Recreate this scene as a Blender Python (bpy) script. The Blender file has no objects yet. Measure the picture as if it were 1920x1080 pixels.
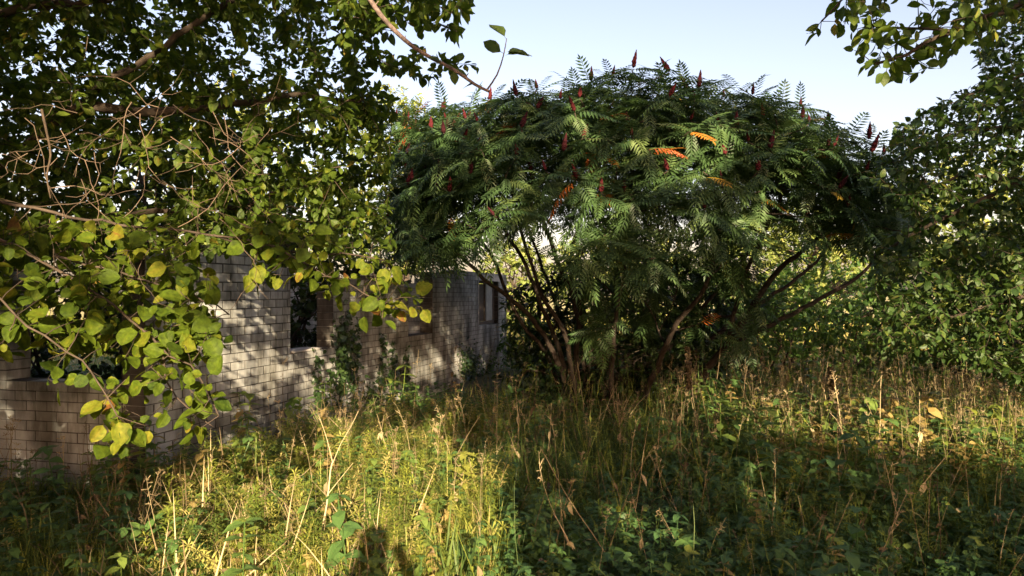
import bpy, math
import numpy as np

# ------------------------------------------------------------------ camera, sky, sun, exposure
S = bpy.context.scene
F, CX, HY, CZ = 1321.0, 960.0, 552.0, 1.75          # focal length in photo pixels, horizon row, eye height
cam_data = bpy.data.cameras.new("camera")
cam_data.sensor_width = 36.0
cam_data.lens = 36.0 * F / 1920.0
cam_data.shift_y = (HY - 540.0) / 1920.0
cam_data.clip_start, cam_data.clip_end = 0.05, 2000.0
cam = bpy.data.objects.new("camera", cam_data)
S.collection.objects.link(cam)
cam.location = (0, 0, CZ)
cam.rotation_euler = (math.radians(90), 0, 0)
S.camera = cam

SUN_EL, SUN_AZ = math.radians(17.0), math.radians(10.5)   # sun behind the camera, a little to the right
w = bpy.data.worlds.new("World"); S.world = w; w.use_nodes = True
nt = w.node_tree
bg = nt.nodes["Background"]
sky = nt.nodes.new("ShaderNodeTexSky")
sky.sky_type = 'NISHITA'; sky.sun_disc = False
sky.sun_elevation = SUN_EL; sky.sun_rotation = math.radians(180) - SUN_AZ
sky.air_density = 1.0; sky.dust_density = 3.0; sky.ozone_density = 1.0
wb = nt.nodes.new("ShaderNodeVectorMath"); wb.operation = 'MULTIPLY'; wb.inputs[1].default_value = (1.16, .90, .83)   # the photo's warm white balance
nt.links.new(sky.outputs[0], wb.inputs[0]); nt.links.new(wb.outputs[0], bg.inputs[0])
bg.inputs[1].default_value = 0.08
sd = bpy.data.lights.new("sun", 'SUN'); sd.energy = 5.0; sd.angle = math.radians(0.53); sd.color = (1.0, 0.79, 0.52)
so = bpy.data.objects.new("sun", sd); S.collection.objects.link(so)
so.rotation_euler = (math.radians(90) - SUN_EL, 0, SUN_AZ)
so.location = (5, -25, 14)
S.view_settings.view_transform = 'Standard'; S.view_settings.look = 'None'
S.view_settings.gamma = 1.0; S.view_settings.exposure = 2.25
S.cycles.max_bounces = 8; S.cycles.diffuse_bounces = 3; S.cycles.glossy_bounces = 2
S.cycles.transmission_bounces = 4

RX, RZ = math.tan(SUN_AZ), math.tan(SUN_EL) / math.cos(SUN_AZ)    # sun ray slopes per metre of Y
rng = np.random.default_rng(11)
UP = np.array([0, 0, 1.0])

# ------------------------------------------------------------------ helpers
def P(px, py, d):
    return np.array([(px - CX) / F * d, d, CZ + (HY - py) / F * d])

def PL(pts, d=None):
    return np.array([P(p[0], p[1], p[2] if len(p) > 2 else d) for p in pts])

def nrm(v):
    return v / np.maximum(np.linalg.norm(v, axis=-1, keepdims=True), 1e-9)

def ground_z(x, y):
    x = np.asarray(x, float); y = np.asarray(y, float)
    z = -0.10 * np.clip((y - 2) / 14, 0, 1) + 0.035 * np.sin(.9 * x + .5 * y) + 0.025 * np.sin(1.7 * x - 1.1 * y)
    return z * np.clip((60 - y) / 40, 0, 1)

def vnoise(x, y, s=1.0, seed=0):
    r = np.random.default_rng(seed + 100)
    out = 0
    for k in range(6):
        a = r.uniform(0, 6.28); f = s * r.uniform(.6, 2.2); p = r.uniform(0, 6.28)
        out = out + np.sin((x * np.cos(a) + y * np.sin(a)) * f + p)
    return out / 3.0                                             # roughly -1..1

class MB:
    """collects geometry, becomes ONE mesh object"""
    def __init__(s):
        s.v = []; s.q = []; s.t = []; s.a = []; s.n = 0
    def add(s, v, q=None, t=None, var=0.5):
        v = np.asarray(v, float).reshape(-1, 3)
        if q is not None and len(q): s.q.append(np.asarray(q, int).reshape(-1, 4) + s.n)
        if t is not None and len(t): s.t.append(np.asarray(t, int).reshape(-1, 3) + s.n)
        s.v.append(v); s.a.append(np.broadcast_to(np.asarray(var, float), (len(v),)).copy()); s.n += len(v)
    def inst(s, tpl, R, T, var):
        tv, tq, tt = tpl[:3]; k, n = len(T), len(tv)
        if k == 0: return
        V = (np.einsum('kij,nj->kni', R, tv) + T[:, None]).reshape(-1, 3)
        off = (np.arange(k) * n)[:, None, None]
        q = (tq[None] + off).reshape(-1, 4) if len(tq) else None
        t = (tt[None] + off).reshape(-1, 3) if len(tt) else None
        va = np.repeat(var, n)
        if len(tpl) > 3: va = np.clip(va + np.tile(tpl[3], k), 0, 1)      # veins and blotches of the leaf itself
        s.add(V, q, t, va)
    def tube(s, pts, rad, sides=5, var=0.5, cap=True):
        pts = np.asarray(pts, float); n = len(pts)
        rad = np.broadcast_to(np.asarray(rad, float), (n,))
        tg = nrm(np.gradient(pts, axis=0))
        ref = np.array([0.3, 1, 0.1]) if abs(tg[:, 2]).mean() > .7 else UP
        x = nrm(np.cross(tg, ref)); y = np.cross(tg, x)
        an = np.arange(sides) / sides * 2 * np.pi
        V = pts[:, None] + rad[:, None, None] * (np.cos(an)[None, :, None] * x[:, None] + np.sin(an)[None, :, None] * y[:, None])
        i = np.arange(n - 1)[:, None] * sides; j = np.arange(sides)[None]; j2 = (j + 1) % sides
        q = np.stack([i + j, i + j2, i + sides + j2, i + sides + j], -1).reshape(-1, 4)
        V = V.reshape(-1, 3)
        t = None
        if cap:
            V = np.vstack([V, pts[-1:]]); b = (n - 1) * sides
            t = [(b + k, b + (k + 1) % sides, n * sides) for k in range(sides)]
        s.add(V, q, t, var)
    def box(s, o, ax, ay, az, var=0.5):
        o, ax, ay, az = map(np.asarray, (o, ax, ay, az))
        V = [o, o + ax, o + ax + ay, o + ay, o + az, o + ax + az, o + ax + ay + az, o + ay + az]
        s.add(V, [(0, 3, 2, 1), (4, 5, 6, 7), (0, 1, 5, 4), (1, 2, 6, 5), (2, 3, 7, 6), (3, 0, 4, 7)], None, var)
    def mesh(s, name, mat, smooth=False):
        me = bpy.data.meshes.new(name)
        V = np.concatenate(s.v) if s.v else np.zeros((0, 3))
        Q = np.concatenate(s.q) if s.q else np.zeros((0, 4), int)
        T = np.concatenate(s.t) if s.t else np.zeros((0, 3), int)
        me.vertices.add(len(V)); me.vertices.foreach_set("co", V.astype(np.float32).ravel())
        me.loops.add(Q.size + T.size); me.loops.foreach_set("vertex_index", np.concatenate([Q.ravel(), T.ravel()]).astype(np.int32))
        me.polygons.add(len(Q) + len(T))
        st = np.concatenate([np.arange(len(Q)) * 4, Q.size + np.arange(len(T)) * 3]).astype(np.int32)
        me.polygons.foreach_set("loop_start", st)
        me.polygons.foreach_set("use_smooth", np.full(len(st), smooth))
        a = me.attributes.new("var", 'FLOAT', 'POINT')
        a.data.foreach_set("value", np.concatenate(s.a).astype(np.float32) if s.a else np.zeros(0, np.float32))
        me.update(calc_edges=True)
        me.materials.append(mat)
        return me
    def build(s, name, mat, parent=None, smooth=False):
        o = bpy.data.objects.new(name, s.mesh(name, mat, smooth))
        S.collection.objects.link(o)
        if parent is not None:
            o.parent = parent
            if parent.type == 'EMPTY':
                o.matrix_parent_inverse = parent.matrix_basis.inverted()
        return o

def thing(name, label, cat, loc, group=None):
    o = bpy.data.objects.new(name, None); S.collection.objects.link(o)
    o.empty_display_size = .2
    o.location = [float(c) for c in loc]
    tag(o, label, cat, group)
    return o

def tag(o, label=None, cat=None, group=None, kind=None):
    if label: o["label"] = label
    if cat: o["category"] = cat
    if group: o["group"] = group
    if kind: o["kind"] = kind
    return o

def frames(a, n, sc, wide=1.0):
    """k rotation matrices: local Y = a, local Z ~ n"""
    a = nrm(a); z = nrm(n - (n * a).sum(-1, keepdims=True) * a); x = np.cross(a, z)
    sc = np.broadcast_to(np.asarray(sc, float), (len(a),))[:, None]
    return np.stack([x * sc * wide, a * sc, z * sc], -1)

def rv(k, s=1.0):
    return rng.normal(0, s, (k, 3))

# ------------------------------------------------------------------ materials
def ramp_mat(name, stops, trans=0.0, rough=.55, spec=.3, noise=0.0, nscale=20, bump=0.0, tmul=1.3, ttint=(1.0, 1.0, .55)):
    m = bpy.data.materials.new(name); m.use_nodes = True
    t = m.node_tree; b = t.nodes["Principled BSDF"]
    at = t.nodes.new("ShaderNodeAttribute"); at.attribute_name = "var"
    r = t.nodes.new("ShaderNodeValToRGB")
    el = r.color_ramp.elements
    for i, (p, c) in enumerate(stops):
        e = el[i] if i < 2 else el.new(p)
        e.position = p; e.color = (*c, 1)
    t.links.new(at.outputs["Fac"], r.inputs[0])
    col = r.outputs[0]
    if noise or bump:
        tc = t.nodes.new("ShaderNodeTexCoord")
        no = t.nodes.new("ShaderNodeTexNoise"); no.inputs["Scale"].default_value = nscale; no.inputs["Detail"].default_value = 6
        t.links.new(tc.outputs["Object"], no.inputs["Vector"])
    if noise:
        mp = t.nodes.new("ShaderNodeMapRange"); mp.inputs[1].default_value = .3; mp.inputs[2].default_value = .7
        mp.inputs[3].default_value = 1 - noise; mp.inputs[4].default_value = 1 + noise * .5
        t.links.new(no.outputs[0], mp.inputs[0])
        mx = t.nodes.new("ShaderNodeVectorMath"); mx.operation = 'SCALE'
        t.links.new(col, mx.inputs[0]); t.links.new(mp.outputs[0], mx.inputs["Scale"])
        col = mx.outputs[0]
    if bump:
        bp = t.nodes.new("ShaderNodeBump"); bp.inputs["Strength"].default_value = bump; bp.inputs["Distance"].default_value = .01
        t.links.new(no.outputs[0], bp.inputs["Height"]); t.links.new(bp.outputs[0], b.inputs["Normal"])
    t.links.new(col, b.inputs["Base Color"])
    b.inputs["Roughness"].default_value = rough
    b.inputs["Specular IOR Level"].default_value = spec
    if trans:
        tr = t.nodes.new("ShaderNodeBsdfTranslucent")
        sc = t.nodes.new("ShaderNodeVectorMath"); sc.operation = 'MULTIPLY'
        sc.inputs[1].default_value = (tmul * ttint[0], tmul * ttint[1], tmul * ttint[2])
        t.links.new(col, sc.inputs[0]); t.links.new(sc.outputs[0], tr.inputs[0])
        ms = t.nodes.new("ShaderNodeMixShader"); ms.inputs[0].default_value = trans
        t.links.new(b.outputs[0], ms.inputs[1]); t.links.new(tr.outputs[0], ms.inputs[2])
        t.links.new(ms.outputs[0], t.nodes["Material Output"].inputs[0])
    return m

M = {}
M['round_leaf'] = ramp_mat("round_leaf", [(0, (.032, .060, .007)), (.5, (.075, .112, .008)), (.8, (.14, .155, .014)), (.97, (.19, .17, .02)), (1, (.17, .08, .022))], .42, .65, .15, .4, 55)
M['tree_leaf'] = ramp_mat("tree_leaf", [(0, (.036, .066, .011)), (.6, (.075, .118, .015)), (.9, (.14, .17, .02)), (1, (.22, .15, .03))], .5, .5, .25)
M['right_leaf'] = ramp_mat("right_leaf", [(0, (.021, .046, .012)), (.6, (.041, .080, .016)), (.92, (.09, .12, .02)), (1, (.22, .17, .04))], .38, .5, .3)
M['sumac_leaf'] = ramp_mat("sumac_leaf", [(0, (.025, .053, .019)), (.55, (.056, .106, .034)), (.90, (.105, .152, .047)), (.95, (.32, .21, .02)), (1, (.40, .08, .02))], .28, .45, .3)
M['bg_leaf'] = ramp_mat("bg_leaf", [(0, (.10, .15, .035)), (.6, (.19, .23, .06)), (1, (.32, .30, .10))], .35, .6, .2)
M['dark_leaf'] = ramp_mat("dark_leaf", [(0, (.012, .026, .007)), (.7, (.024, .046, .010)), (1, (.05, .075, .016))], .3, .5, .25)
M['shrub_leaf'] = ramp_mat("shrub_leaf", [(0, (.045, .10, .022)), (.7, (.075, .15, .03)), (1, (.15, .19, .04))], .35, .5, .3)
M['ivy_leaf'] = ramp_mat("ivy_leaf", [(0, (.015, .035, .010)), (1, (.04, .07, .02))], .15, .4, .4)
M['grass'] = ramp_mat("grass", [(0, (.038, .070, .020)), (.4, (.090, .135, .026)), (.72, (.215, .245, .036)), (1, (.40, .33, .13))], .35, .55, .25)
M['herb'] = ramp_mat("herb", [(0, (.038, .090, .033)), (.6, (.080, .152, .040)), (.95, (.17, .20, .03)), (1, (.26, .20, .07))], .35, .5, .3)
M['straw'] = ramp_mat("straw", [(0, (.06, .044, .026)), (.5, (.17, .130, .070)), (1, (.44, .36, .21))], .1, .7, .2)
M['bark'] = ramp_mat("bark", [(0, (.03, .024, .018)), (1, (.08, .06, .045))], 0, .85, .15, .45, 14, .6)
M['sumac_bark'] = ramp_mat("sumac_bark", [(0, (.022, .017, .013)), (1, (.055, .040, .030))], 0, .8, .2, .4, 18, .5)
M['twig'] = ramp_mat("twig", [(0, (.05, .036, .024)), (1, (.16, .115, .08))], 0, .8, .2, .3, 40)
M['seed'] = ramp_mat("seed", [(0, (.035, .008, .011)), (1, (.085, .013, .015))], 0, .85, .1, .5, 60, .8)
M['pale_bark'] = ramp_mat("pale_bark", [(0, (.12, .088, .075)), (1, (.20, .15, .135))], 0, .8, .15, .6, 45, .8)
M['concrete'] = ramp_mat("concrete", [(0, (.30, .29, .27)), (1, (.46, .44, .41))], 0, .9, .1, .4, 7, .5)
M['wood'] = ramp_mat("wood", [(0, (.06, .045, .035)), (1, (.14, .12, .10))], 0, .8, .2, .35, 20, .4)
M['board'] = ramp_mat("board", [(0, (.22, .24, .24)), (1, (.27, .28, .28))], 0, .6, .3, .2, 9)
M['cloth'] = ramp_mat("cloth", [(0, (.05, .05, .07)), (1, (.08, .08, .1))], 0, .9, .1)

def brick_mat():
    m = ramp_mat("brick", [(0, (.215, .223, .215)), (.35, (.295, .306, .296)), (.88, (.38, .39, .378)), (.93, (.085, .078, .070))], 0, .9, .12, .45, 3.2, .6)
    t = m.node_tree; b = t.nodes["Principled BSDF"]; src = b.inputs["Base Color"].links[0].from_socket      # streaky grime and lichen patches
    tc = t.nodes.new("ShaderNodeTexCoord"); mp = t.nodes.new("ShaderNodeMapping"); mp.inputs["Scale"].default_value = (1.6, 1.6, .45)
    n1 = t.nodes.new("ShaderNodeTexNoise"); n1.inputs["Scale"].default_value = 2.2; n1.inputs["Detail"].default_value = 8; n1.inputs["Roughness"].default_value = .65
    rp = t.nodes.new("ShaderNodeValToRGB"); rp.color_ramp.elements[0].position = .38; rp.color_ramp.elements[0].color = (.42, .40, .36, 1); rp.color_ramp.elements[1].position = .58; rp.color_ramp.elements[1].color = (1.08, 1.08, 1.08, 1)
    mm = t.nodes.new("ShaderNodeVectorMath"); mm.operation = 'MULTIPLY'
    t.links.new(tc.outputs["Object"], mp.inputs[0]); t.links.new(mp.outputs[0], n1.inputs["Vector"]); t.links.new(n1.outputs[0], rp.inputs[0])
    t.links.new(src, mm.inputs[0]); t.links.new(rp.outputs[0], mm.inputs[1]); t.links.new(mm.outputs[0], b.inputs["Base Color"])
    return m
M['brick'] = brick_mat()

def soil_mat():
    m = bpy.data.materials.new("soil"); m.use_nodes = True
    t = m.node_tree; b = t.nodes["Principled BSDF"]
    tc = t.nodes.new("ShaderNodeTexCoord")
    n1 = t.nodes.new("ShaderNodeTexNoise"); n1.inputs["Scale"].default_value = 3; n1.inputs["Detail"].default_value = 8
    r = t.nodes.new("ShaderNodeValToRGB")
    e = r.color_ramp.elements
    e[0].position = .3; e[0].color = (.022, .026, .010, 1)
    e[1].position = .7; e[1].color = (.07, .075, .024, 1)
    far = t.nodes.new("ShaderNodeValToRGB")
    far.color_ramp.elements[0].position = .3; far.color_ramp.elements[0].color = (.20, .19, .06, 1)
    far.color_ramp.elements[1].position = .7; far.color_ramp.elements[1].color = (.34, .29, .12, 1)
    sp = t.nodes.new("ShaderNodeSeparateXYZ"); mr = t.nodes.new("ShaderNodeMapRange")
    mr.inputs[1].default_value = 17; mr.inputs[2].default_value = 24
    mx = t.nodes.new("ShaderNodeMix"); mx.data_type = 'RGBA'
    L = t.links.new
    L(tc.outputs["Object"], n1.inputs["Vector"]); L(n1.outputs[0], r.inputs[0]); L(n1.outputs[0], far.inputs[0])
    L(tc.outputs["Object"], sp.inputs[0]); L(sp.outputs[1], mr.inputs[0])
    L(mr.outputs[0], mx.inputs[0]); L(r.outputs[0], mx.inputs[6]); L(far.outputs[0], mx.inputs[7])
    L(mx.outputs[2], b.inputs["Base Color"]); b.inputs["Roughness"].default_value = .95
    return m
M['soil'] = soil_mat()

# ------------------------------------------------------------------ ground sheet
def build_ground():
    a = np.concatenate([np.linspace(-400, -30, 12), np.linspace(-26, 30, 90), np.linspace(36, 420, 12)])
    b = np.concatenate([np.linspace(-120, -22, 6), np.linspace(-18, 45, 110), np.linspace(52, 700, 14)])
    X, Y = np.meshgrid(a, b, indexing='ij')
    V = np.stack([X, Y, ground_z(X, Y)], -1).reshape(-1, 3)
    n, k = len(a), len(b)
    i, j = np.meshgrid(np.arange(n - 1), np.arange(k - 1), indexing='ij')
    q = np.stack([i * k + j, (i + 1) * k + j, (i + 1) * k + j + 1, i * k + j + 1], -1).reshape(-1, 4)
    mb = MB(); mb.add(V, q)
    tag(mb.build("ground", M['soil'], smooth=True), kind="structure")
build_ground()

# ------------------------------------------------------------------ the ruined brick building
C0 = np.array([-3.2, 6.14]); WU = np.array([.2522, .9677]); WV = np.array([-.9677, .2522])
WL, CH, Z0 = 12.15, .092, 1.05 - 13 * .092
def W(u, v, z):
    p = C0 + WU * u + WV * v
    return np.array([p[0], p[1], z])
def wall_u(px):
    m = (px - CX) / F
    return (m * C0[1] - C0[0]) / (WU[0] - m * WU[1])
def side_v(px):
    m = (px - CX) / F
    return (m * C0[1] - C0[0]) / (WV[0] - m * WV[1])
def inside(x, y, mrg=0.0):
    p = np.stack([x - C0[0], y - C0[1]], -1); u = p @ WU; v = p @ WV
    return (u > -mrg) & (u < WL + mrg) & (v > -mrg) & (v < 6 + mrg)

def brick_wall(o2, d2, n2, length, tops, openings, thick=.25, JV=.010):
    """bricks one by one; o2 start, d2 along, n2 inward; tops(u) -> courses; openings = (u0,u1,c0,c1)"""
    mb = MB(); BL, J = .235, .009
    d3 = np.array([*d2, 0]); n3 = np.array([*n2, 0])
    maxc = 27
    for c in range(maxc):
        # course intervals
        iv = [(0, length)]
        for (a, b, c0, c1) in openings:
            if c0 <= c < c1:
                nw = []
                for (p, q) in iv:
                    if b <= p or a >= q: nw.append((p, q)); continue
                    if a > p: nw.append((p, a))
                    if b < q: nw.append((b, q))
                iv = nw
        off = (.13 if c % 2 else 0.0)
        for (p, q) in iv:
            edges = [p] + [e for e in np.arange(math.floor(p / BL) * BL - off, q, BL) if p + .06 < e < q - .06] + [q]
            run = []
            for a, b in zip(edges[:-1], edges[1:]):
                ok = c < tops((a + b) / 2)
                if ok:
                    j1, j2 = JV / 2 * rng.uniform(.7, 1.3), JV / 2 * rng.uniform(.7, 1.3)
                    dep = rng.normal(0, .0008)
                    o = np.array([*o2, Z0 + c * CH + J / 2 + rng.normal(0, .0012) + .006 * math.sin(a * 1.3 + c * .2)]) + d3 * (a + j1) + n3 * dep
                    va = np.clip(rng.normal(.5, .13), 0, .86)
                    mb.box(o, d3 * (b - a - j1 - j2), n3 * (thick - 2 * dep), [0, 0, CH - J], va)
                    run.append((a, b))
            groups = []
            for (a, b) in run:
                if groups and abs(groups[-1][1] - a) < 1e-6: groups[-1][1] = b
                else: groups.append([a, b])
            for a, b in groups:                                       # mortar bed, slightly recessed
                mb.box(np.array([*o2, Z0 + c * CH - .0015 * (c % 2)]) + d3 * (a + .006) + n3 * .003, d3 * (b - a - .012), n3 * (thick - .006),
                       [0, 0, CH - (.004 if c < tops(.5 * (a + b)) - 1 else .03)], 1.0)
    return mb

def build_ruin():
    root = thing("ruined_building", "roofless ruin of dirty white bricks with empty window openings, half hidden by leaves", "building", W(0, 0, Z0))
    u1a, u1b = wall_u(545), wall_u(625)
    u2a, u2b = wall_u(766), wall_u(811)
    u3a, u3b = wall_u(897), wall_u(934)
    def tops(u):
        if u < u1a - .3: return 25 + (1 if .7 < u < 1.9 else 0)
        if u < u1b: return 24
        if u < u1b + .3: return 21
        if u < u2a: return 23 + int(1.2 * math.sin(u * 3))
        return 25 + (1 if u > 8.2 else 0)
    mb = brick_wall(C0, WU, WV, WL, tops, [(u1a, u1b, 13, 27), (u2a, u2b, 13, 27), (u3a, u3b, 13, 24)], JV=.018)
    mb.build("long_wall", M['brick'], root)
    va, vb = side_v(255), side_v(12)
    def tops2(v): return 24 if v < 3 else 25
    mb = brick_wall(C0 + WV * .256, WV, WU, 5.6, tops2, [(va - .256, vb - .256, 12, 27)])
    mb.build("side_wall", M['brick'], root)
    brick_wall(C0 + WU * 7.5 + WV * .256, WV, WU, 5.6, lambda v: 24 - int(1.5 * math.sin(v * 1.7)), []).build("partition_wall", M['brick'], root)
    def tops3(v): return 6 + int(1.8 * math.sin(v * 2.3))
    brick_wall(C0 + WU * (WL - .25) + WV * .256, WV, WU, 5.6, tops3, []).build("rear_wall", M['brick'], root)
    f = MB()                                                          # rough concrete footing, a little proud
    us = np.linspace(u2a - 1.6, WL, 40)
    for a, b in zip(us[:-1], us[1:]):
        h = .16 + .09 * math.sin(a * 3.1) + .05 * math.sin(a * 8.0)
        h = max(.05, h * np.clip((10.4 - a) / 2, .3, 1))
        f.box(W(a, -.018 - .006 * math.sin(a * 5), Z0 - .15), [*(WU * (b - a)), 0], [*(WV * .3), 0], [0, 0, .15 + h], rng.uniform(0, 1))
    f.build("footing", M['concrete'], root)
    s = MB()                                                          # thin mortar sill under the first opening
    s.box(W(u1a + .03, -.01, Z0 + 13 * CH), [*(WU * (u1b - u1a - .35)), 0], [*(WV * .27), 0], [0, 0, .022], .4)
    s.build("sill", M['concrete'], root)
    # the far window: pale jamb strip, dark frame, grey board
    zt, zb = Z0 + 24 * CH, Z0 + 13 * CH
    l = MB(); l.box(W(u3a - .22, -.004, zt), [*(WU * (u3b - u3a + .44)), 0], [*(WV * .24), 0], [0, 0, .13], .8)
    l.build("lintel", M['concrete'], root)
    wf = MB()
    def bar(ua, ub, za, zb_, v0=.10, th=.06, var=.4):
        wf.box(W(ua, v0, za), [*(WU * (ub - ua)), 0], [*(WV * th), 0], [0, 0, zb_ - za], var)
    bar(u3a + .01, u3a + .07, zb + .08, zt); bar(u3b - .07, u3b - .01, zb + .08, zt)
    um = u3a + (u3b - u3a) * .56
    bar(um - .045, um + .045, zb + .08, zt - .06); bar(u3a + .01, u3b - .01, zb + .01, zb + .075); bar(u3a + .07, u3b - .07, zt - .06, zt)
    wfo = wf.build("window_frame", M['wood'], root)
    bd = MB(); bd.box(W(um + .05, .125, zb + .08), [*(WU * (u3b - .075 - um - .05)), 0], [*(WV * .02), 0], [0, 0, zt - zb - .15], .5)
    bd.build("board", M['board'], wfo)
    b2 = MB(); b2.box(W(u3a + .075, .135, zb + .08), [*(WU * (um - .05 - u3a - .075)), 0], [*(WV * .02), 0], [0, 0, zt - zb - .15], .15)
    b2.build("board", M['wood'], wfo)
    jb = MB(); jb.box(W(u3a - .012, -.008, zb - .01), [*(WU * .035), 0], [*(WV * .05), 0], [0, 0, zt - zb + .005], 1.0)
    jb.build("jamb_strip", M['concrete'], root)
    return u1a, u1b, u2a, u2b, u3a, u3b
UO = build_ruin()

# ------------------------------------------------------------------ leaf, frond and blade shapes (length 1 along Y, normal Z)
def tpl(v, q=(), t=()):
    return np.asarray(v, float), np.asarray(q, int).reshape(-1, 4), np.asarray(t, int).reshape(-1, 3)

def leaf_simple(w=.3, cup=.12, droop=.1):
    v = [(0, 0, 0), (-w, .3, cup * w), (-w * .85, .65, cup * w - droop * .4), (0, 1, -droop), (w * .85, .65, cup * w - droop * .4), (w, .3, cup * w), (0, .45, -.02)]
    return tpl(v, [(6, 3, 2, 1), (5, 4, 3, 6)], [(0, 6, 1), (0, 5, 6)])

def leaf_round(w=.44, seed=0, rows=7, tip=.12, pw=.75):
    r = np.random.default_rng(seed); ys = np.linspace(0, 1, rows); V = []; dv = []
    curl = r.uniform(-.55, .15); cup = r.uniform(.05, .35); wav = r.uniform(.02, .05); ph = r.uniform(0, 6)
    for y in ys:
        wd = w * (np.sin(np.pi * y ** pw) ** .62 if 0 < y < 1 else (.03 if y else .05))
        if y > .85: wd *= .8
        for k, xx in enumerate((-1, -.55, 0, .55, 1)):
            x = xx * wd * (1 + (r.uniform(-.08, .08) if abs(xx) == 1 else 0))
            dv.append((.13 if xx == 0 else 0) + r.normal(0, .05) + (.10 if abs(xx) == 1 and r.random() < .35 else 0))
            V.append((x, y, cup * x * x / w + curl * y * y + wav * math.sin(6 * y + 3 * xx + ph) * abs(xx)))
    q = []
    for i in range(rows - 1):
        for j in range(4):
            a = i * 5 + j; q.append((a, a + 1, a + 6, a + 5))
    return tpl(V, q) + (np.array(dv),)

def petiole(t, l=.3):
    """shift a leaf outward and give it a thin stalk"""
    v, q, tr = t[:3]
    v = v + np.array([0, l, 0]); n = len(v)
    v = np.vstack([v, [(-.012, 0, 0), (.012, 0, 0), (.012, l + .05, 0), (-.012, l + .05, 0)]])
    out = (v, np.vstack([q, [(n, n + 1, n + 2, n + 3)]]), tr)
    return out + (np.concatenate([t[3], np.full(4, .1)]),) if len(t) > 3 else out

def frond(pairs=10, droop=.35, hang=.25, seed=0):
    r = np.random.default_rng(seed); V = []; q = []; ys = np.linspace(.17, .97, pairs)
    def zc(y): return .12 * y - droop * y * y
    rw = .008; yr = np.linspace(0, 1, 5)
    for i, y in enumerate(yr):
        V += [(-rw, y, zc(y)), (rw, y, zc(y))]
        if i: b = 2 * i; q.append((b - 2, b - 1, b + 1, b))
    def leaflet(p, d, ln, wd, nz):
        d = np.array(d); d = d / np.linalg.norm(d); s = np.cross(d, nz); s = s / np.linalg.norm(s)
        b = len(V); m = p + d * ln * .42; e = p + d * ln + np.array([0, 0, -hang * ln * .5])
        V.extend([tuple(p), tuple(m + s * wd), tuple(e), tuple(m - s * wd)]); q.append((b, b + 1, b + 2, b + 3))
    for i, y in enumerate(ys):
        k = i / (pairs - 1); ln = .30 * (1 - .45 * abs(k - .42) ** 1.4 * 1.6) * (1 if k < .9 else .8)
        for sg in (-1, 1):
            leaflet(np.array([0, y, zc(y)]), (sg, .38 + .5 * k + r.uniform(-.08, .08), -hang + r.uniform(-.1, .1)), ln * r.uniform(.9, 1.1), .037, (0, 0.15, 1))
    leaflet(np.array([0, 1, zc(1)]), (0, 1, -.5), .22, .03, (0, .4, 1))
    return tpl(V, q)

def blade(bend=.4, w=.02, segs=4):
    V = []; q = []
    for i in range(segs + 1):
        t = i / segs; ww = w * (1 - t ** 2 * .95)
        an = bend * t * 1.6
        y = math.sin(an) * t * .75; z = t * math.cos(an * .6)
        V += [(-ww, y, z), (ww, y, z)]
        if i: b = 2 * i; q.append((b - 2, b - 1, b + 1, b))
    return tpl(V, q)

def blend_tpl(parts):
    """join templates with (R 3x3, T)"""
    v, q, t, n = [], [], [], 0
    for (tp, R, T) in parts:
        v.append(tp[0] @ np.asarray(R).T + T)
        if len(tp[1]): q.append(tp[1] + n)
        if len(tp[2]): t.append(tp[2] + n)
        n += len(tp[0])
    return np.concatenate(v), (np.concatenate(q) if q else np.zeros((0, 4), int)), (np.concatenate(t) if t else np.zeros((0, 3), int))

LS = leaf_simple()
LS_PET = petiole(leaf_simple(.27, .15, .12), .12)
LR = [petiole(leaf_round((.44, .38, .46, .40)[k % 4], k), .28) for k in range(12)]
LO = [petiole(leaf_round(.32, k + 20, rows=5, pw=.9), .18) for k in range(5)]
FR = [frond(9, .30, .25, 1), frond(10, .5, .45, 2), frond(8, .18, .15, 3), frond(9, .75, .7, 4)]
BL = [blade(b, .011) for b in (.1, .35, .7, 1.1)]

# ------------------------------------------------------------------ growing trees
def resample(pts, step):
    pts = np.asarray(pts, float)
    # smooth with Catmull-Rom
    if len(pts) > 2:
        e = np.vstack([2 * pts[0] - pts[1], pts, 2 * pts[-1] - pts[-2]]); out = []
        for i in range(1, len(e) - 2):
            n = max(2, int(np.linalg.norm(e[i + 1] - e[i]) / step)); t = np.linspace(0, 1, n, endpoint=False)[:, None]
            out.append(.5 * (2 * e[i] + (e[i + 1] - e[i - 1]) * t + (2 * e[i - 1] - 5 * e[i] + 4 * e[i + 1] - e[i + 2]) * t ** 2 + (3 * e[i] - e[i - 1] - 3 * e[i + 1] + e[i + 2]) * t ** 3))
        return np.vstack(out + [pts[-1:]])
    n = max(2, int(np.linalg.norm(pts[1] - pts[0]) / step) + 1)
    return pts[0] + (pts[1] - pts[0]) * np.linspace(0, 1, n)[:, None]

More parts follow.
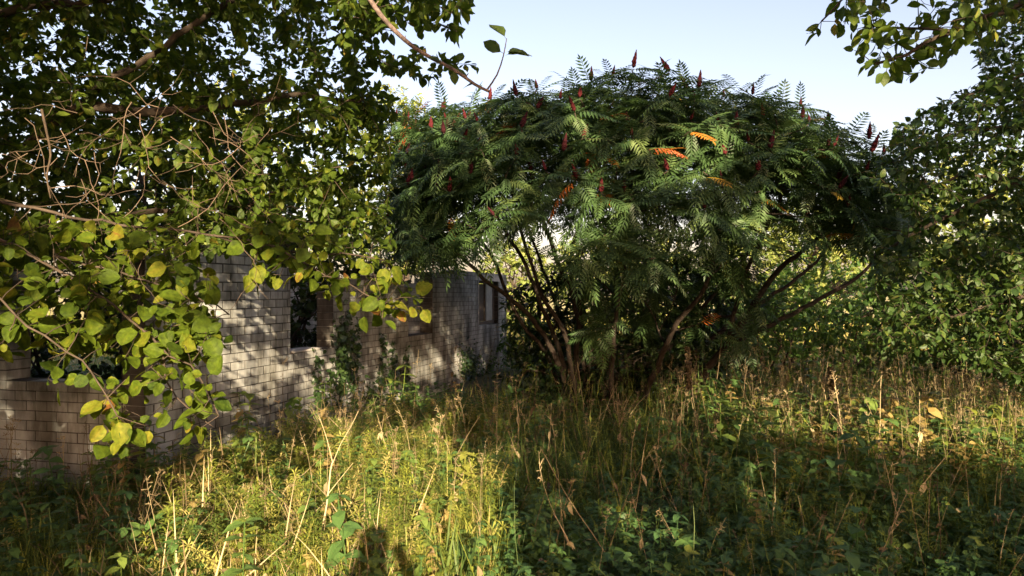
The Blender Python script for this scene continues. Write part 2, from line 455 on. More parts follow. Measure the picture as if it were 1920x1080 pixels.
def grow(mb, limbs, tips, r_tip=.0025, k_r=.010, step=.12, lift=.15, wig=.06, sides=4, maxd=9.0):
    """limbs = [(pts, r0, r1)] already drawn; each tip is joined to the nearest wood by a bent twig"""
    SP, SR, SI = [], [], []
    for li, (p, r0, r1) in enumerate(limbs):
        SP.append(p); SR.append(np.linspace(r0, r1, len(p))); SI.append(np.full(len(p), li))
    SP = np.concatenate(SP); SR = np.concatenate(SR)
    tips = np.asarray(tips)
    d0 = np.array([np.min(((SP - t) ** 2).sum(1)) for t in tips])
    order = np.argsort(d0); twigs = []
    cap = len(SP) + len(tips) * 40
    bufP = np.zeros((cap, 3)); bufR = np.zeros(cap); bufI = np.zeros(cap, int); n = len(SP); bufI[:n] = np.concatenate(SI)
    bufP[:n] = SP; bufR[:n] = SR
    for i in order:
        t = tips[i]
        d2 = ((bufP[:n] - t) ** 2).sum(1) * (1 + 2.0 * (bufR[:n] < r_tip * 1.6))
        j = int(np.argmin(d2)); p = bufP[j]; L = float(np.linalg.norm(t - p))
        if L < .04 or L > maxd: continue
        m = max(3, min(38, int(L / step) + 2)); s = np.linspace(0, 1, m)[:, None]
        c = p + (t - p) * .45 + np.array([0, 0, lift * L]) + rng.normal(0, wig * L, 3)
        pts = (1 - s) ** 2 * p + 2 * s * (1 - s) * c + s ** 2 * t
        pts[1:-1] += rng.normal(0, .012 * min(L, 1), (m - 2, 3))
        r0 = min(bufR[j] * .75, r_tip + k_r * L)
        rad = np.linspace(r0, r_tip, m)
        (mb[bufI[j]] if isinstance(mb, list) else mb).tube(pts, rad, sides, rng.uniform(0, 1))
        k = min(m - 1, cap - n); bufP[n:n + k] = pts[1:1 + k]; bufR[n:n + k] = rad[1:1 + k]; bufI[n:n + k] = bufI[j]; n += k
        twigs.append(pts)
    return twigs

def leaf_points(twigs, spacing, last=1.2, jit=.0):
    """positions and tangents along the last metres of each twig"""
    Ps, Ts = [], []
    for p in twigs:
        seg = np.linalg.norm(np.diff(p, axis=0), axis=1); s = np.concatenate([[0], np.cumsum(seg)]); L = s[-1]
        a = max(0, L - last); k = max(2, int((L - a) / spacing))
        q = np.sort(rng.uniform(a, L, k)); q[-1] = L
        X = np.stack([np.interp(q, s, p[:, c]) for c in range(3)], -1)
        X2 = np.stack([np.interp(np.minimum(q + .02, L + .02), s, p[:, c]) for c in range(3)], -1)
        X1 = np.stack([np.interp(q - .03, s, p[:, c]) for c in range(3)], -1)
        Ps.append(X + rng.normal(0, jit, X.shape) if jit else X); Ts.append(nrm(X2 - X1 + 1e-6))
    return np.concatenate(Ps), np.concatenate(Ts)

def put_leaves(mb, tpls, Pn, Tn, size, sd=.25, droop=.3, upn=1.0, nj=.5, fwd=.5, var=None, bias=None):
    k = len(Pn)
    side = nrm(np.cross(Tn, rv(k)))
    a = nrm(Tn * fwd + side + np.array([0, 0, -droop]) + rv(k, .25))
    nn = np.array([0, 0, upn]) + rv(k, nj)
    if bias is not None: nn = nn + bias
    sc = size * np.exp(np.clip(rng.normal(0, sd, k), -.7, .45))
    if var is None: var = np.clip(rng.beta(2, 2.6, k), 0, 1)
    R = frames(a, nn, sc)
    which = rng.integers(0, len(tpls), k)
    for w_, tp in enumerate(tpls):
        s = which == w_
        mb.inst(tp, R[s], Pn[s], var[s])

def ell_tips(c, r, n, shell=.35, zmin=-1.0, p=2.0):
    """tips in an ellipsoid, denser towards its skin"""
    out = []
    while len(out) < n:
        d = nrm(rv(1))[0]
        if d[2] < zmin: continue
        k = (np.abs(d) ** p).sum() ** (-1 / p) * (1 - shell * rng.random() ** 1.3)
        out.append(np.asarray(c) + d * k * np.asarray(r))
    return np.array(out)

def poly_in(poly, x, y):
    poly = np.asarray(poly, float); c = np.zeros(len(x), bool); j = len(poly) - 1
    for i in range(len(poly)):
        xi, yi = poly[i]; xj, yj = poly[j]
        c ^= ((yi > y) != (yj > y)) & (x < (xj - xi) * (y - yi) / (yj - yi + 1e-9) + xi); j = i
    return c

def region_tips(poly, n, d0, d1, holes=()):
    """tips inside a crown outline, spread through a range of distances"""
    poly = np.asarray(poly, float); lo, hi = poly.min(0), poly.max(0); out = []
    while len(out) < n:
        x = rng.uniform(lo[0], hi[0], 400); y = rng.uniform(lo[1], hi[1], 400)
        ok = poly_in(poly, x, y)
        for (hx, hy, hr) in holes: ok &= ((x - hx) ** 2 + (y - hy) ** 2) > hr * hr
        for a, b in zip(x[ok], y[ok]): out.append(P(a, b, rng.uniform(d0, d1)))
    return np.array(out[:n])

def simple_tree(name, label, cat, base, c, r, ntips, leaf, mat, spacing=.05, last=1.0, group=None, trunk_r=.12, nj=.6, shell=.5, tpls=None, bark='bark', multi=1, upn=1.0, sd=.25, part='trunk', zmin=-1.0):
    base = np.asarray(base, float); c = np.asarray(c, float); r = np.asarray(r, float)
    root = thing(name, label, cat, base, group)
    tb = MB(); limbs = []
    for m in range(multi):
        b = base + (rng.normal(0, .12 * multi, 3) * [1, 1, 0] if multi > 1 else 0) - [0, 0, .1]
        top = c + np.array([rng.normal(0, r[0] * .35), rng.normal(0, r[1] * .35), r[2] * .45])
        p = resample([b, b + (top - b) * .35 + rng.normal(0, .12, 3), b + (top - b) * .7 + rng.normal(0, .2, 3), top], .2)
        r0 = trunk_r / math.sqrt(multi)
        tb.tube(p, np.linspace(r0, r0 * .25, len(p)), 8, .5); limbs.append((p, r0, r0 * .25))
        for k in range(5):
            s = p[int(len(p) * rng.uniform(.3, .9))]; e = c + nrm(rv(1))[0] * r * .7
            e[2] = max(e[2], s[2] + .1)
            q = resample([s, (s + e) / 2 + [0, 0, .12 * r[2]], e], .2)
            tb.tube(q, np.linspace(r0 * .45, r0 * .12, len(q)), 6, .5); limbs.append((q, r0 * .45, r0 * .12))
    tw = grow(tb, limbs, ell_tips(c, r, ntips, shell, zmin), k_r=.012)
    tb.build(part, M[bark], root, True)
    lb = MB(); pn, tn = leaf_points(tw, spacing, last)
    put_leaves(lb, tpls or [LS], pn, tn, leaf, sd=sd, nj=nj, upn=upn)
    lb.build("crown" if part == 'trunk' else "foliage", M[mat], root)
    return root

# ------------------------------------------------------------------ staghorn sumac in the middle
def build_sumac():
    root = thing("sumac_tree", "wide domed sumac with feathery leaves, dark red seed cones and many leaning stems", "tree", (1.6, 11.5, -.08))
    stems = [
        [(1078, 770, 11.5), (1040, 665, 11.3), (1000, 600, 11), (960, 562, 10.8), (905, 520, 10.5), (850, 465, 10.3), (800, 400, 10.3)],
        [(1085, 770, 11.7), (1055, 680, 11.4), (1032, 610, 11.2), (1010, 560, 11), (985, 500, 10.8), (945, 430, 10.6), (890, 350, 10.6)],
        [(1092, 770, 11.4), (1080, 670, 11.2), (1086, 600, 11.1), (1058, 520, 11), (1030, 450, 10.9), (1005, 360, 11), (990, 270, 11)],
        [(1100, 770, 12), (1092, 640, 12), (1088, 580, 11.8), (1070, 490, 11.6), (1092, 400, 11.4), (1110, 300, 11.3), (1110, 215, 11.3)],
        [(1122, 765, 12.6), (1132, 650, 12.6), (1150, 560, 12.4), (1162, 450, 12.3), (1182, 350, 12.2), (1195, 240, 12)],
        [(1150, 765, 12.6), (1182, 660, 12.6), (1212, 570, 12.6), (1250, 480, 12.4), (1272, 380, 12.2), (1290, 260, 12)],
        [(1288, 770, 11), (1330, 688, 10.9), (1365, 645, 10.8), (1402, 590, 10.8), (1440, 530, 10.8), (1492, 480, 11), (1560, 420, 11.2), (1605, 350, 11.4)],
        [(1365, 645, 10.8), (1430, 615, 10.6), (1540, 560, 10.6), (1620, 510, 10.8), (1660, 440, 11)],
        [(1365, 645, 10.8), (1376, 590, 10.9), (1402, 500, 11), (1442, 420, 11), (1482, 320, 11.2)],
        [(1200, 760, 13), (1262, 640, 13), (1332, 560, 13), (1402, 470, 12.8), (1425, 370, 12.5), (1440, 270, 12.4)],
        [(1060, 765, 11.8), (1022, 660, 11.8), (986, 618, 11.8), (952, 555, 11.8), (932, 500, 11.9), (890, 430, 12), (840, 340, 12)],
        [(1145, 770, 11), (1150, 640, 10.2), (1162, 560, 9.5), (1172, 470, 9.1), (1160, 380, 8.9)],
        [(1200, 770, 11), (1262, 620, 10.1), (1322, 540, 9.5), (1345, 450, 9.2), (1360, 380, 9.1)],
        [(1085, 770, 11), (1062, 640, 10.2), (1020, 560, 9.8), (985, 460, 9.5), (965, 380, 9.4)],
        [(1180, 760, 12.8), (1210, 620, 13.5), (1230, 480, 14.2), (1240, 330, 14.3)],
        [(1110, 760, 12.8), (1060, 620, 13.5), (1010, 480, 14), (960, 350, 14)],
        [(1250, 765, 12), (1330, 640, 12.4), (1440, 560, 12.8), (1540, 480, 13), (1570, 380, 13)],
    ]
    limbs = []; stem_obs = []
    for i, s in enumerate(stems):
        p = resample(PL(s), .15); r0 = rng.uniform(.038, .056); r0 = .068 if i == 6 else (.04 if i in (7, 8) else r0)
        p[2:-2] += rng.normal(0, .01, p[2:-2].shape)
        mb = MB(); mb.tube(p, np.linspace(r0, .02, len(p)), 9, rng.uniform(.2, .9)); stem_obs.append(mb)
        limbs.append((p, r0, .02))
    # branch tips over the dome
    c = np.array([2.1, 11.6, 2.25]); r = np.array([4.0, 3.2, 2.65])
    tips = []
    while len(tips) < 640:
        d = nrm(rv(1))[0]
        if d[2] < -.1: continue
        k = (np.abs(d) ** 2.7).sum() ** (-1 / 2.7) * rng.uniform(.86, 1.02)
        t = c + d * k * r
        t[2] += .16 * math.sin(t[0] * 4.1 + t[1] * 2) + .08 * math.sin(t[0] * 2.3 + t[1]) - .13 * max(0, t[0] - 2.4)
        lo = 1.85 if abs(t[0] - 1.9) < 1.2 and d[1] < 0 else 2.45
        if t[2] < lo or rng.random() > np.clip((t[2] - lo) / 1.1, .2, 1): continue
        if d[1] > .25 and t[2] < 3.7 and rng.random() < .75: continue
        if tips and np.min(((np.array(tips) - t) ** 2).sum(1)) < .07: continue
        tips.append(t)
    outer = len(tips)
    for _ in range(48):                                             # lower, inner fronds hanging in the skirt
        t = P(rng.uniform(1090, 1420), rng.uniform(430, 640), rng.uniform(9.6, 12.5)); tips.append(t)
    for _ in range(60):
        tips.append(ell_tips(c + [0, 0, .5], r * .78, 1, .4, 0.2)[0])
    for _ in range(60): tips.append(P(rng.uniform(735, 900), rng.uniform(280, 480), rng.uniform(10.2, 12)))
    for _ in range(34): tips.append(P(rng.uniform(740, 880), rng.uniform(205, 300), rng.uniform(11, 12.8)))
    for _ in range(18): tips.append(P(rng.uniform(1480, 1680), rng.uniform(290, 440), rng.uniform(10.5, 12.5)))
    tips = np.array(tips)
    tw = grow(stem_obs, limbs, tips, r_tip=.008, k_r=.012, step=.15, lift=-.06, wig=.05, sides=5)
    for b_ in stem_obs: b_.build("stem", M['sumac_bark'], root, True)
    ends = np.array([t[-1] for t in tw]); dirs = np.array([nrm(t[-1] - t[max(0, len(t) - 3)]) for t in tw])
    fb = MB(); A, N, T, SC, VA, WH = [], [], [], [], [], []
    for e, dr in zip(ends, dirs):
        out = nrm((e - c) / r ** 1.0); ax = nrm(dr * .3 + out * .6 + UP * .7)
        k = rng.integers(9, 14); ph = rng.uniform(0, 6.28)
        x = nrm(np.cross(ax, np.array([.3, 1, .2]))); y = np.cross(ax, x)
        red = rng.random() < (.2 if e[0] < -1.2 and e[2] > 3.6 else .022); yel = rng.random() < .03
        for i in range(k):
            an = ph + i * 2.4; el = rng.uniform(-.2, .55) if rng.random() < .95 else rng.uniform(.7, 1.2)
            a = (x * math.cos(an) + y * math.sin(an)) * math.cos(el) + ax * math.sin(el)
            A.append(a); N.append(ax * 1.0 + UP * .6 - a * .2 + rng.normal(0, .2, 3)); T.append(e - ax * .12 * rng.random())
            SC.append(rng.uniform(.32, .50)); v = np.clip(rng.normal(.45, .2), 0, .89)
            if red and rng.random() < .25: v = rng.uniform(.97, 1)
            elif yel and rng.random() < .2: v = rng.uniform(.92, .96)
            elif rng.random() < .003: v = rng.uniform(.92, 1)
            VA.append(v); WH.append(3 if a[2] < -.1 and rng.random() < .4 else rng.integers(0, 3))
    A, N, T = map(np.array, (A, N, T)); SC, VA, WH = np.array(SC), np.array(VA), np.array(WH)
    R = frames(A, N, SC)
    for k in range(4):
        s = WH == k; fb.inst(FR[k], R[s], T[s], VA[s])
    fb.build("crown", M['sumac_leaf'], root)
    # seed cones: upright, on the outer tips
    def cone_mesh(seed):
        rr = np.random.default_rng(seed); mb = MB(); n = 9; s = 8; V = []
        for i in range(n + 1):
            t = i / n; rad = (.030 * math.sin(math.pi * min(1, t ** .55 * .95 + .04)) + .004) * (1 if i % 2 else .86)
            for j in range(s):
                an = j / s * 6.283 + .3 * i; q = rad * rr.uniform(.82, 1.18)
                V.append((math.cos(an) * q, math.sin(an) * q, t * .20))
        q = [(i * s + j, i * s + (j + 1) % s, (i + 1) * s + (j + 1) % s, (i + 1) * s + j) for i in range(n) for j in range(s)]
        mb.add(V, q, None, rr.uniform(0, 1)); return mb.mesh("seed_cone", M['seed'])
    meshes = [cone_mesh(k) for k in range(6)]
    vis = [e for e in ends if e[2] > 2.7 and e[1] < 12.6]
    vis.sort(key=lambda e: -(np.linalg.norm((e - c) / r) * 4 - .25 * e[1] + rng.normal(0, .4)))
    for i, e in enumerate(vis[:98]):
        o = bpy.data.objects.new("seed_cone", meshes[i % 6]); S.collection.objects.link(o)
        o.parent = root; o.matrix_parent_inverse = root.matrix_basis.inverted()
        o.location = e + np.array([0, 0, .015]); sc = rng.uniform(.62, 1.15)
        o.scale = (sc, sc, sc * rng.uniform(.9, 1.2)); o.rotation_euler = (rng.normal(0, .26), rng.normal(0, .26), rng.uniform(0, 6))
build_sumac()

# ------------------------------------------------------------------ tree overhanging from the left
def build_left_tree():
    base = np.array([-5.2, 4.2, -.1])
    root = thing("overhanging_tree", "dark leafy tree overhanging the whole upper left, with tan dead twigs hanging inside", "tree", base)
    tb = MB()
    raw = [
        ([base, base + [.1, 0, 1.2], base + [.35, .1, 2.4], base + [.5, .1, 3.6]], .12, .06),
        ([base + [.3, .1, 2.2], P(-60, 330, 4.6), P(150, 195, 4.5), P(330, 70, 4.5), P(420, 10, 4.5), P(540, -120, 4.5)], .034, .016),
        ([base + [.5, .1, 3.2], P(0, 20, 4.6), P(200, 0, 4.4), P(420, -60, 4.2), P(640, -70, 4.0), P(860, -60, 3.9)], .034, .014),
        ([base + [.2, 0, 1.8], P(60, 430, 5.0), P(260, 400, 5.3), P(420, 390, 5.4), P(560, 350, 5.5), P(700, 330, 5.6)], .036, .012),
        ([P(150, 195, 4.5), P(350, 210, 4.6), P(520, 180, 4.7), P(680, 190, 4.8)], .035, .012),
        ([base + [.5, .1, 3.4], base + [1.2, -.4, 4.4], base + [2.2, -.8, 5.0]], .05, .02),
    ]
    limbs = []
    for (p, a, b) in raw:
        q = resample(p, .12); q[1:-1] += rng.normal(0, .012, q[1:-1].shape)
        tb.tube(q, np.linspace(a, b, len(q)), 8, .5); limbs.append((q, a, b))
    holes = [(95, 80, 24), (280, 345, 42), (60, 120, 30), (385, 222, 25), (300, 30, 25), (180, 190, 20), (460, 150, 25), (260, 240, 22), (130, 300, 20)]
    tips = np.vstack([
        region_tips([(-350, -300), (900, -300), (830, 20), (740, 60), (725, 150), (700, 230), (680, 330), (690, 440), (500, 470), (0, 500), (-350, 500)], 2300, 4.1, 6.2, holes),
        region_tips([(-350, -100), (600, -100), (600, 300), (660, 420), (400, 470), (-350, 520)], 1100, 5.8, 7.8, holes[:4]),
        np.stack([rng.uniform(-5.0, .6, 1400), rng.uniform(-3.2, 2.6, 1400), rng.uniform(4.5, 6.6, 1400)], -1),  # unseen canopy overhead, added to block sky light
        np.stack([rng.uniform(-8, -1.9, 1100), rng.uniform(-1.5, 4.4, 1100), rng.uniform(3.7, 6.5, 1100)], -1),  # unseen canopy off the left edge, added to shade the side wall
        region_tips([(-900, -900), (700, -900), (800, -250), (-300, -250), (-350, 500), (-900, 500)], 700, 3.4, 6.5),  # crown carried on out of frame to cut the sky light
        region_tips([(600, -60), (880, -60), (888, 30), (860, 70), (760, 50), (640, 60)], 70, 3.5, 4.2),
        region_tips([(720, 100), (790, 95), (895, 110), (900, 130), (830, 150), (740, 160)], 12, 4.4, 5.0),
        region_tips([(600, 170), (740, 170), (735, 300), (735, 340), (735, 470), (600, 480)], 190, 4.8, 5.8),
    ])
    tw = grow(tb, limbs, tips, r_tip=.0022, k_r=.009, lift=.06)
    tb.build("trunk", M['bark'], root, True)
    lb = MB(); pn, tn = leaf_points(tw, .0105, .8)
    put_leaves(lb, LO + [LS_PET, LS_PET], pn, tn, .056, sd=.28, droop=.35, nj=.55)
    lb.build("crown", M['tree_leaf'], root)
    # bare pinkish branch over the sky, with a leafy sprig
    br = MB()
    p = resample(PL([(560, -200, 2.0), (640, -90, 1.95), (702, 12, 1.9), (745, 62, 1.88), (790, 98, 1.86), (850, 130, 1.85), (890, 158, 1.84), (918, 172, 1.84)]), .03)
    br.tube(p, np.interp(np.arange(len(p)), [0, len(p)], [.010, .0032]), 8, .9)
    for k in (8, 13, 17, 20, 23, 26, 29):
        if k < len(p) - 1:
            e = p[k] + np.array([rng.uniform(-.005, .012), 0, rng.uniform(.008, .016)]); br.tube(resample([p[k], e], .005), [.003, .0016, .001][:len(resample([p[k], e], .005))] if len(resample([p[k], e], .005)) == 3 else np.linspace(.003, .001, len(resample([p[k], e], .005))), 5, .9)
    q = resample(PL([(912, 170, 1.84), (932, 140, 1.84), (944, 104, 1.83), (950, 72, 1.83)]), .02)
    br.tube(q, np.linspace(.0028, .001, len(q)), 6, .7)
    bo = br.build("bare_branch", M['pale_bark'], root, True); bo["label"] = "bare pinkish branch crossing the sky"
    def one(px, py, d, ax, n, sc, v, t):
        sl = MB(); sl.inst(t, frames(np.array([ax], float), np.array([n], float), [sc]), P(px, py, d)[None], np.array([v])); sl.build("leaf", M['right_leaf'], bo)
    one(950, 74, 1.83, (-.5, .1, .75), (.3, -.7, .5), .058, .7, LO[0]); one(944, 100, 1.83, (-.75, .2, .5), (-.2, -.8, .3), .055, .4, LO[1])
    one(945, 98, 1.83, (1, .1, .15), (0, -.5, .9), .062, .8, LO[2]); one(952, 96, 1.83, (1, -.2, -.25), (.1, -.6, .7), .05, .75, LO[3]); one(948, 104, 1.83, (.7, 0, .35), (0, -.8, .4), .04, .3, LO[4])
    for k in range(6):
        i = rng.integers(8, len(p) - 2)
        sl = MB(); sl.inst(LO[k % 5], frames(rv(1), np.array([[0, -.6, .6]]), [.036]), p[i][None], np.array([.3])); sl.build("leaf", M['tree_leaf'], bo)
    # dead twigs hanging in the crown
    dt = MB()
    for _ in range(40):
        x, y, d = rng.uniform(30, 520), rng.uniform(170, 430), rng.uniform(3.0, 3.8)
        pt = P(x, y, d); dr = nrm(np.array([rng.normal(.2, .7), rng.normal(0, .4), rng.normal(-.5, .5)])); pts = [pt]
        for k in range(rng.integers(6, 13)):
            dr = nrm(dr + rng.normal(0, .28, 3) + np.array([.04, 0, .03])); pt = pt + dr * .055; pts.append(pt)
            if rng.random() < .35:
                sd_ = nrm(dr + rng.normal(0, .7, 3)); l2 = rng.uniform(.05, .16)
                dt.tube(np.array([pt, pt + sd_ * l2 * .5 + [0, 0, -.01], pt + sd_ * l2]), [.0014, .001, .0007], 4, rng.uniform(.2, 1))
        dt.tube(np.array(pts), np.linspace(.0022, .0008, len(pts)), 5, rng.uniform(.1, 1))
    p = resample(PL([(78, 205, 3.0), (88, 250, 3.0), (95, 290, 3.02), (88, 330, 3.0), (95, 372, 3.0)]), .03)
    dt.tube(p, np.linspace(.006, .003, len(p)), 6, .1)
    d_o = dt.build("dead_twig", M['twig'], root, True); d_o["label"] = "tan leafless twigs hanging in the crown"
build_left_tree()

# ------------------------------------------------------------------ round-leaved bush hanging low on the left
def build_round_bush():
    base = np.array([-4.4, 3.0, -.02])
    root = thing("round_leaved_bush", "large-leaved bush with glowing round yellow-green leaves hanging before the brick wall", "bush", base)
    tb = MB()
    raw = [
        ([base, base + [.3, .1, 1.0], P(-330, 330, 3.2)], .03, .018),
        ([P(-330, 330, 3.2), P(-50, 430, 3.15), P(150, 530, 3.05), P(290, 640, 2.95), P(370, 710, 2.9), P(410, 780, 2.85)], .011, .003),
        ([P(-330, 330, 3.2), P(0, 380, 3.5), P(220, 420, 3.45), P(400, 440, 3.4), P(520, 470, 3.4), P(640, 530, 3.4), P(720, 570, 3.4)], .011, .003),
        ([base + [.2, .1, .8], P(-200, 520, 2.8), P(50, 610, 2.8), P(170, 700, 2.75), P(220, 780, 2.7)], .010, .003),
        ([P(100, 480, 3.2), P(260, 520, 3.1), P(380, 560, 3.05), P(430, 590, 3.05)], .006, .003),
        ([P(400, 440, 3.4), P(520, 470, 3.5), P(640, 480, 3.5), P(720, 488, 3.5)], .006, .003),
        ([P(290, 640, 2.95), P(330, 740, 2.9), P(400, 800, 2.9)], .005, .002),
    ]
    limbs = []
    for (p, a, b) in raw:
        q = resample(p, .08); q[1:-1] += rng.normal(0, .008, q[1:-1].shape)
        tb.tube(q, np.linspace(a, b, len(q)), 7, .6); limbs.append((q, a, b))
    tips = np.vstack([
        region_tips([(-350, 300), (0, 420), (250, 400), (370, 440), (400, 540), (390, 640), (370, 680), (300, 690), (150, 650), (0, 660), (-350, 700)], 820, 2.8, 3.9),
        region_tips([(180, 740), (330, 660), (390, 690), (410, 760), (400, 815), (330, 780), (250, 830), (190, 850)], 60, 2.65, 3.0),
        region_tips([(420, 400), (560, 420), (720, 470), (750, 500), (800, 590), (720, 600), (640, 570), (560, 520), (470, 520)], 150, 3.25, 3.7),
        region_tips([(300, 560), (390, 560), (425, 620), (390, 680), (310, 660)], 50, 2.85, 3.1),
        region_tips([(-1100, 200), (-260, 300), (-260, 900), (-1100, 1100)], 260, 2.5, 3.4),  # boughs out of view, added to darken the lower left
        region_tips([(60, 660), (150, 650), (160, 740), (80, 720)], 7, 2.7, 2.9),
    ])
    tw = grow(tb, limbs, tips, r_tip=.0016, k_r=.008, step=.06, lift=.03)
    tb.build("branchwork", M['bark'], root, True)
    lb = MB(); pn, tn = leaf_points(tw, .045, .40)
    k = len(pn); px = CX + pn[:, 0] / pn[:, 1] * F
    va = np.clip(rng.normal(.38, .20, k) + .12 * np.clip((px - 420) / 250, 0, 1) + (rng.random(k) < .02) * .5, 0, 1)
    put_leaves(lb, LR, pn, tn, .056, sd=.34, droop=.45, nj=.5, upn=.75, var=va, bias=np.array([.05, -.55, 0]))
    lb.build("foliage", M['round_leaf'], root)
build_round_bush()

# ------------------------------------------------------------------ trees on the right
def build_right_tree():
    base = P(2260, 820, 6.6); base[2] = -.1
    root = thing("right_hand_tree", "dense green tree filling the right edge beside the sumac, low boughs over the meadow", "tree", base)
    tb = MB()
    raw = [
        ([base, base + [-.1, 0, 1.2], base + [-.3, .1, 2.4], base + [-.5, .1, 4.0]], .13, .05),
        ([base + [-.2, .1, 1.6], P(2050, 300, 6.3), P(1920, 338, 6.1), P(1817, 384, 6.2), P(1700, 445, 6.4), P(1640, 480, 6.6)], .05, .012),
        ([base + [-.2, .1, 2.0], P(2000, 260, 6.8), P(1880, 240, 6.9), P(1760, 260, 7), P(1680, 300, 7)], .05, .012),
        ([base + [-.1, 0, 1.0], P(2050, 560, 6.4), P(1920, 560, 6.5), P(1800, 590, 6.6), P(1700, 600, 6.8)], .04, .010),
        ([base + [-.3, .1, 2.6], P(2020, 120, 7), P(1900, 150, 7.2), P(1800, 190, 7.2)], .04, .01),
        ([P(1920, 338, 6.1), P(1800, 330, 6), P(1720, 370, 6)], .02, .008),
    ]
    limbs = []
    for (p, a, b) in raw:
        q = resample(p, .12); q[1:-1] += rng.normal(0, .012, q[1:-1].shape)
        tb.tube(q, np.linspace(a, b, len(q)), 8, .5); limbs.append((q, a, b))
    tips = np.vstack([
        region_tips([(1625, 330), (1680, 240), (1760, 190), (1900, 120), (2250, 60), (2250, 720), (1930, 730), (1830, 690), (1720, 640), (1640, 600), (1640, 470), (1690, 400)], 3300, 5.6, 8.4),
        region_tips([(1640, 600), (1720, 630), (1900, 660), (1940, 740), (1860, 700), (1740, 670), (1600, 660)], 200, 6.2, 7.6),
        region_tips([(1800, -60), (1790, 60), (1960, -40), (2100, 60), (2000, 200), (1850, 200)], 420, 6.2, 8),
    ])
    tw = grow(tb, limbs, tips, r_tip=.0022, k_r=.009, lift=.08)
    tb.build("trunk", M['bark'], root, True)
    lb = MB(); pn, tn = leaf_points(tw, .018, .75)
    put_leaves(lb, [LO[0], LO[2], LS_PET, LS_PET], pn, tn, .060, sd=.28, droop=.3, nj=.55)
    lb.build("crown", M['right_leaf'], root)

def build_top_right():
    base = np.array([5.6, 2.6, 0.0])
    root = thing("corner_tree", "tree whose dark bough of drooping leaves reaches in at the top right corner", "tree", base)
    tb = MB()
    raw = [
        ([base, base + [-.1, .1, 1.5], base + [-.4, .3, 3.0]], .12, .08),
        ([base + [-.4, .3, 3.0], P(2150, -60, 4.1), P(1990, -20, 4.1), P(1880, 20, 4.1), P(1790, 60, 4.1), P(1700, 100, 4.1), P(1640, 120, 4.1)], .045, .008),
        ([P(1990, -20, 4.1), P(1850, -60, 4.2), P(1700, -50, 4.2), P(1590, -10, 4.2), P(1540, 40, 4.2)], .02, .005),
        ([P(1790, 60, 4.1), P(1720, 50, 4.0), P(1640, 50, 4.0)], .012, .004),
    ]
    limbs = []
    for (p, a, b) in raw:
        q = resample(p, .1); q[1:-1] += rng.normal(0, .008, q[1:-1].shape)
        tb.tube(q, np.linspace(a, b, len(q)), 8, .5); limbs.append((q, a, b))
    tips = np.vstack([
        region_tips([(1575, -60), (1960, -150), (1980, 40), (1800, 80), (1720, 140), (1650, 165), (1605, 110), (1580, 60)], 230, 3.8, 4.5),
        region_tips([(1510, 60), (1570, 20), (1590, 50), (1540, 60)], 5, 4.1, 4.3),
        region_tips([(1960, -200), (2200, -200), (2200, 100), (1980, 60)], 50, 3.8, 4.6),
    ])
    tw = grow(tb, limbs, tips, r_tip=.0018, k_r=.008, step=.08, lift=.05)
    tb.build("trunk", M['bark'], root, True)
    lb = MB(); pn, tn = leaf_points(tw, .032, .45)
    put_leaves(lb, LO, pn, tn, .068, sd=.2, droop=.8, nj=.8, upn=.6)
    lb.build("crown", M['tree_leaf'], root)
build_right_tree()
build_top_right()

# ------------------------------------------------------------------ shrubs in and around the ruin, far trees
LH = [leaf_simple(.28, .15, .15), leaf_simple(.35, .1, .1)]
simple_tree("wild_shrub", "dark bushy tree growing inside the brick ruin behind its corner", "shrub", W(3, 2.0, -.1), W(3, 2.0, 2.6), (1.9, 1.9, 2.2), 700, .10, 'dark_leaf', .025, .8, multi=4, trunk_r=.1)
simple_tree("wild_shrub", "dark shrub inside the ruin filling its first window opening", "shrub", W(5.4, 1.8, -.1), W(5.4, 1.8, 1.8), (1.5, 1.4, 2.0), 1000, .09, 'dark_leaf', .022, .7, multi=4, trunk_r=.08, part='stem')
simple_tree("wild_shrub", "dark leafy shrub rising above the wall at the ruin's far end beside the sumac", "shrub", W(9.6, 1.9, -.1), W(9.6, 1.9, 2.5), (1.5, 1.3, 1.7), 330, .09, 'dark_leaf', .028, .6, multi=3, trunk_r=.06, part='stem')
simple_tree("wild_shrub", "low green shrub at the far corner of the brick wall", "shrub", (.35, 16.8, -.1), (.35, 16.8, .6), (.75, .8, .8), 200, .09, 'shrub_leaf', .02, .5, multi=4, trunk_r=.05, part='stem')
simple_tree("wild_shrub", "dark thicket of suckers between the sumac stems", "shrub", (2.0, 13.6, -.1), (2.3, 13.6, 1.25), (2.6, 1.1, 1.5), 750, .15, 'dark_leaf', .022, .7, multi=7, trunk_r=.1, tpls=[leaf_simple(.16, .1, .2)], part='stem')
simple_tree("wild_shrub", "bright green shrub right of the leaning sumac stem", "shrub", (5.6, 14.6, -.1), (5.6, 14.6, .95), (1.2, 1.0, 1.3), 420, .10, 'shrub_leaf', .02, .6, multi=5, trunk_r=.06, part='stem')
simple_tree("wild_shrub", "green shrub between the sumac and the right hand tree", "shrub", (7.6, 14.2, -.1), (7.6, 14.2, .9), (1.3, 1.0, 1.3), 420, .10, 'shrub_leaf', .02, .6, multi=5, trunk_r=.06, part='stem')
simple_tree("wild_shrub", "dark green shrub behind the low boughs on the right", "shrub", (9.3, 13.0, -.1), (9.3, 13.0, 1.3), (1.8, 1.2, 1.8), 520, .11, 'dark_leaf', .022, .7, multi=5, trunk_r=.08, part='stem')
simple_tree("wild_shrub", "dark shrub inside the ruin behind the side wall opening", "shrub", W(1.7, 3.4, -.1), W(1.7, 3.4, 1.5), (1.5, 1.5, 1.6), 420, .09, 'dark_leaf', .025, .6, multi=4, trunk_r=.06, part='stem')
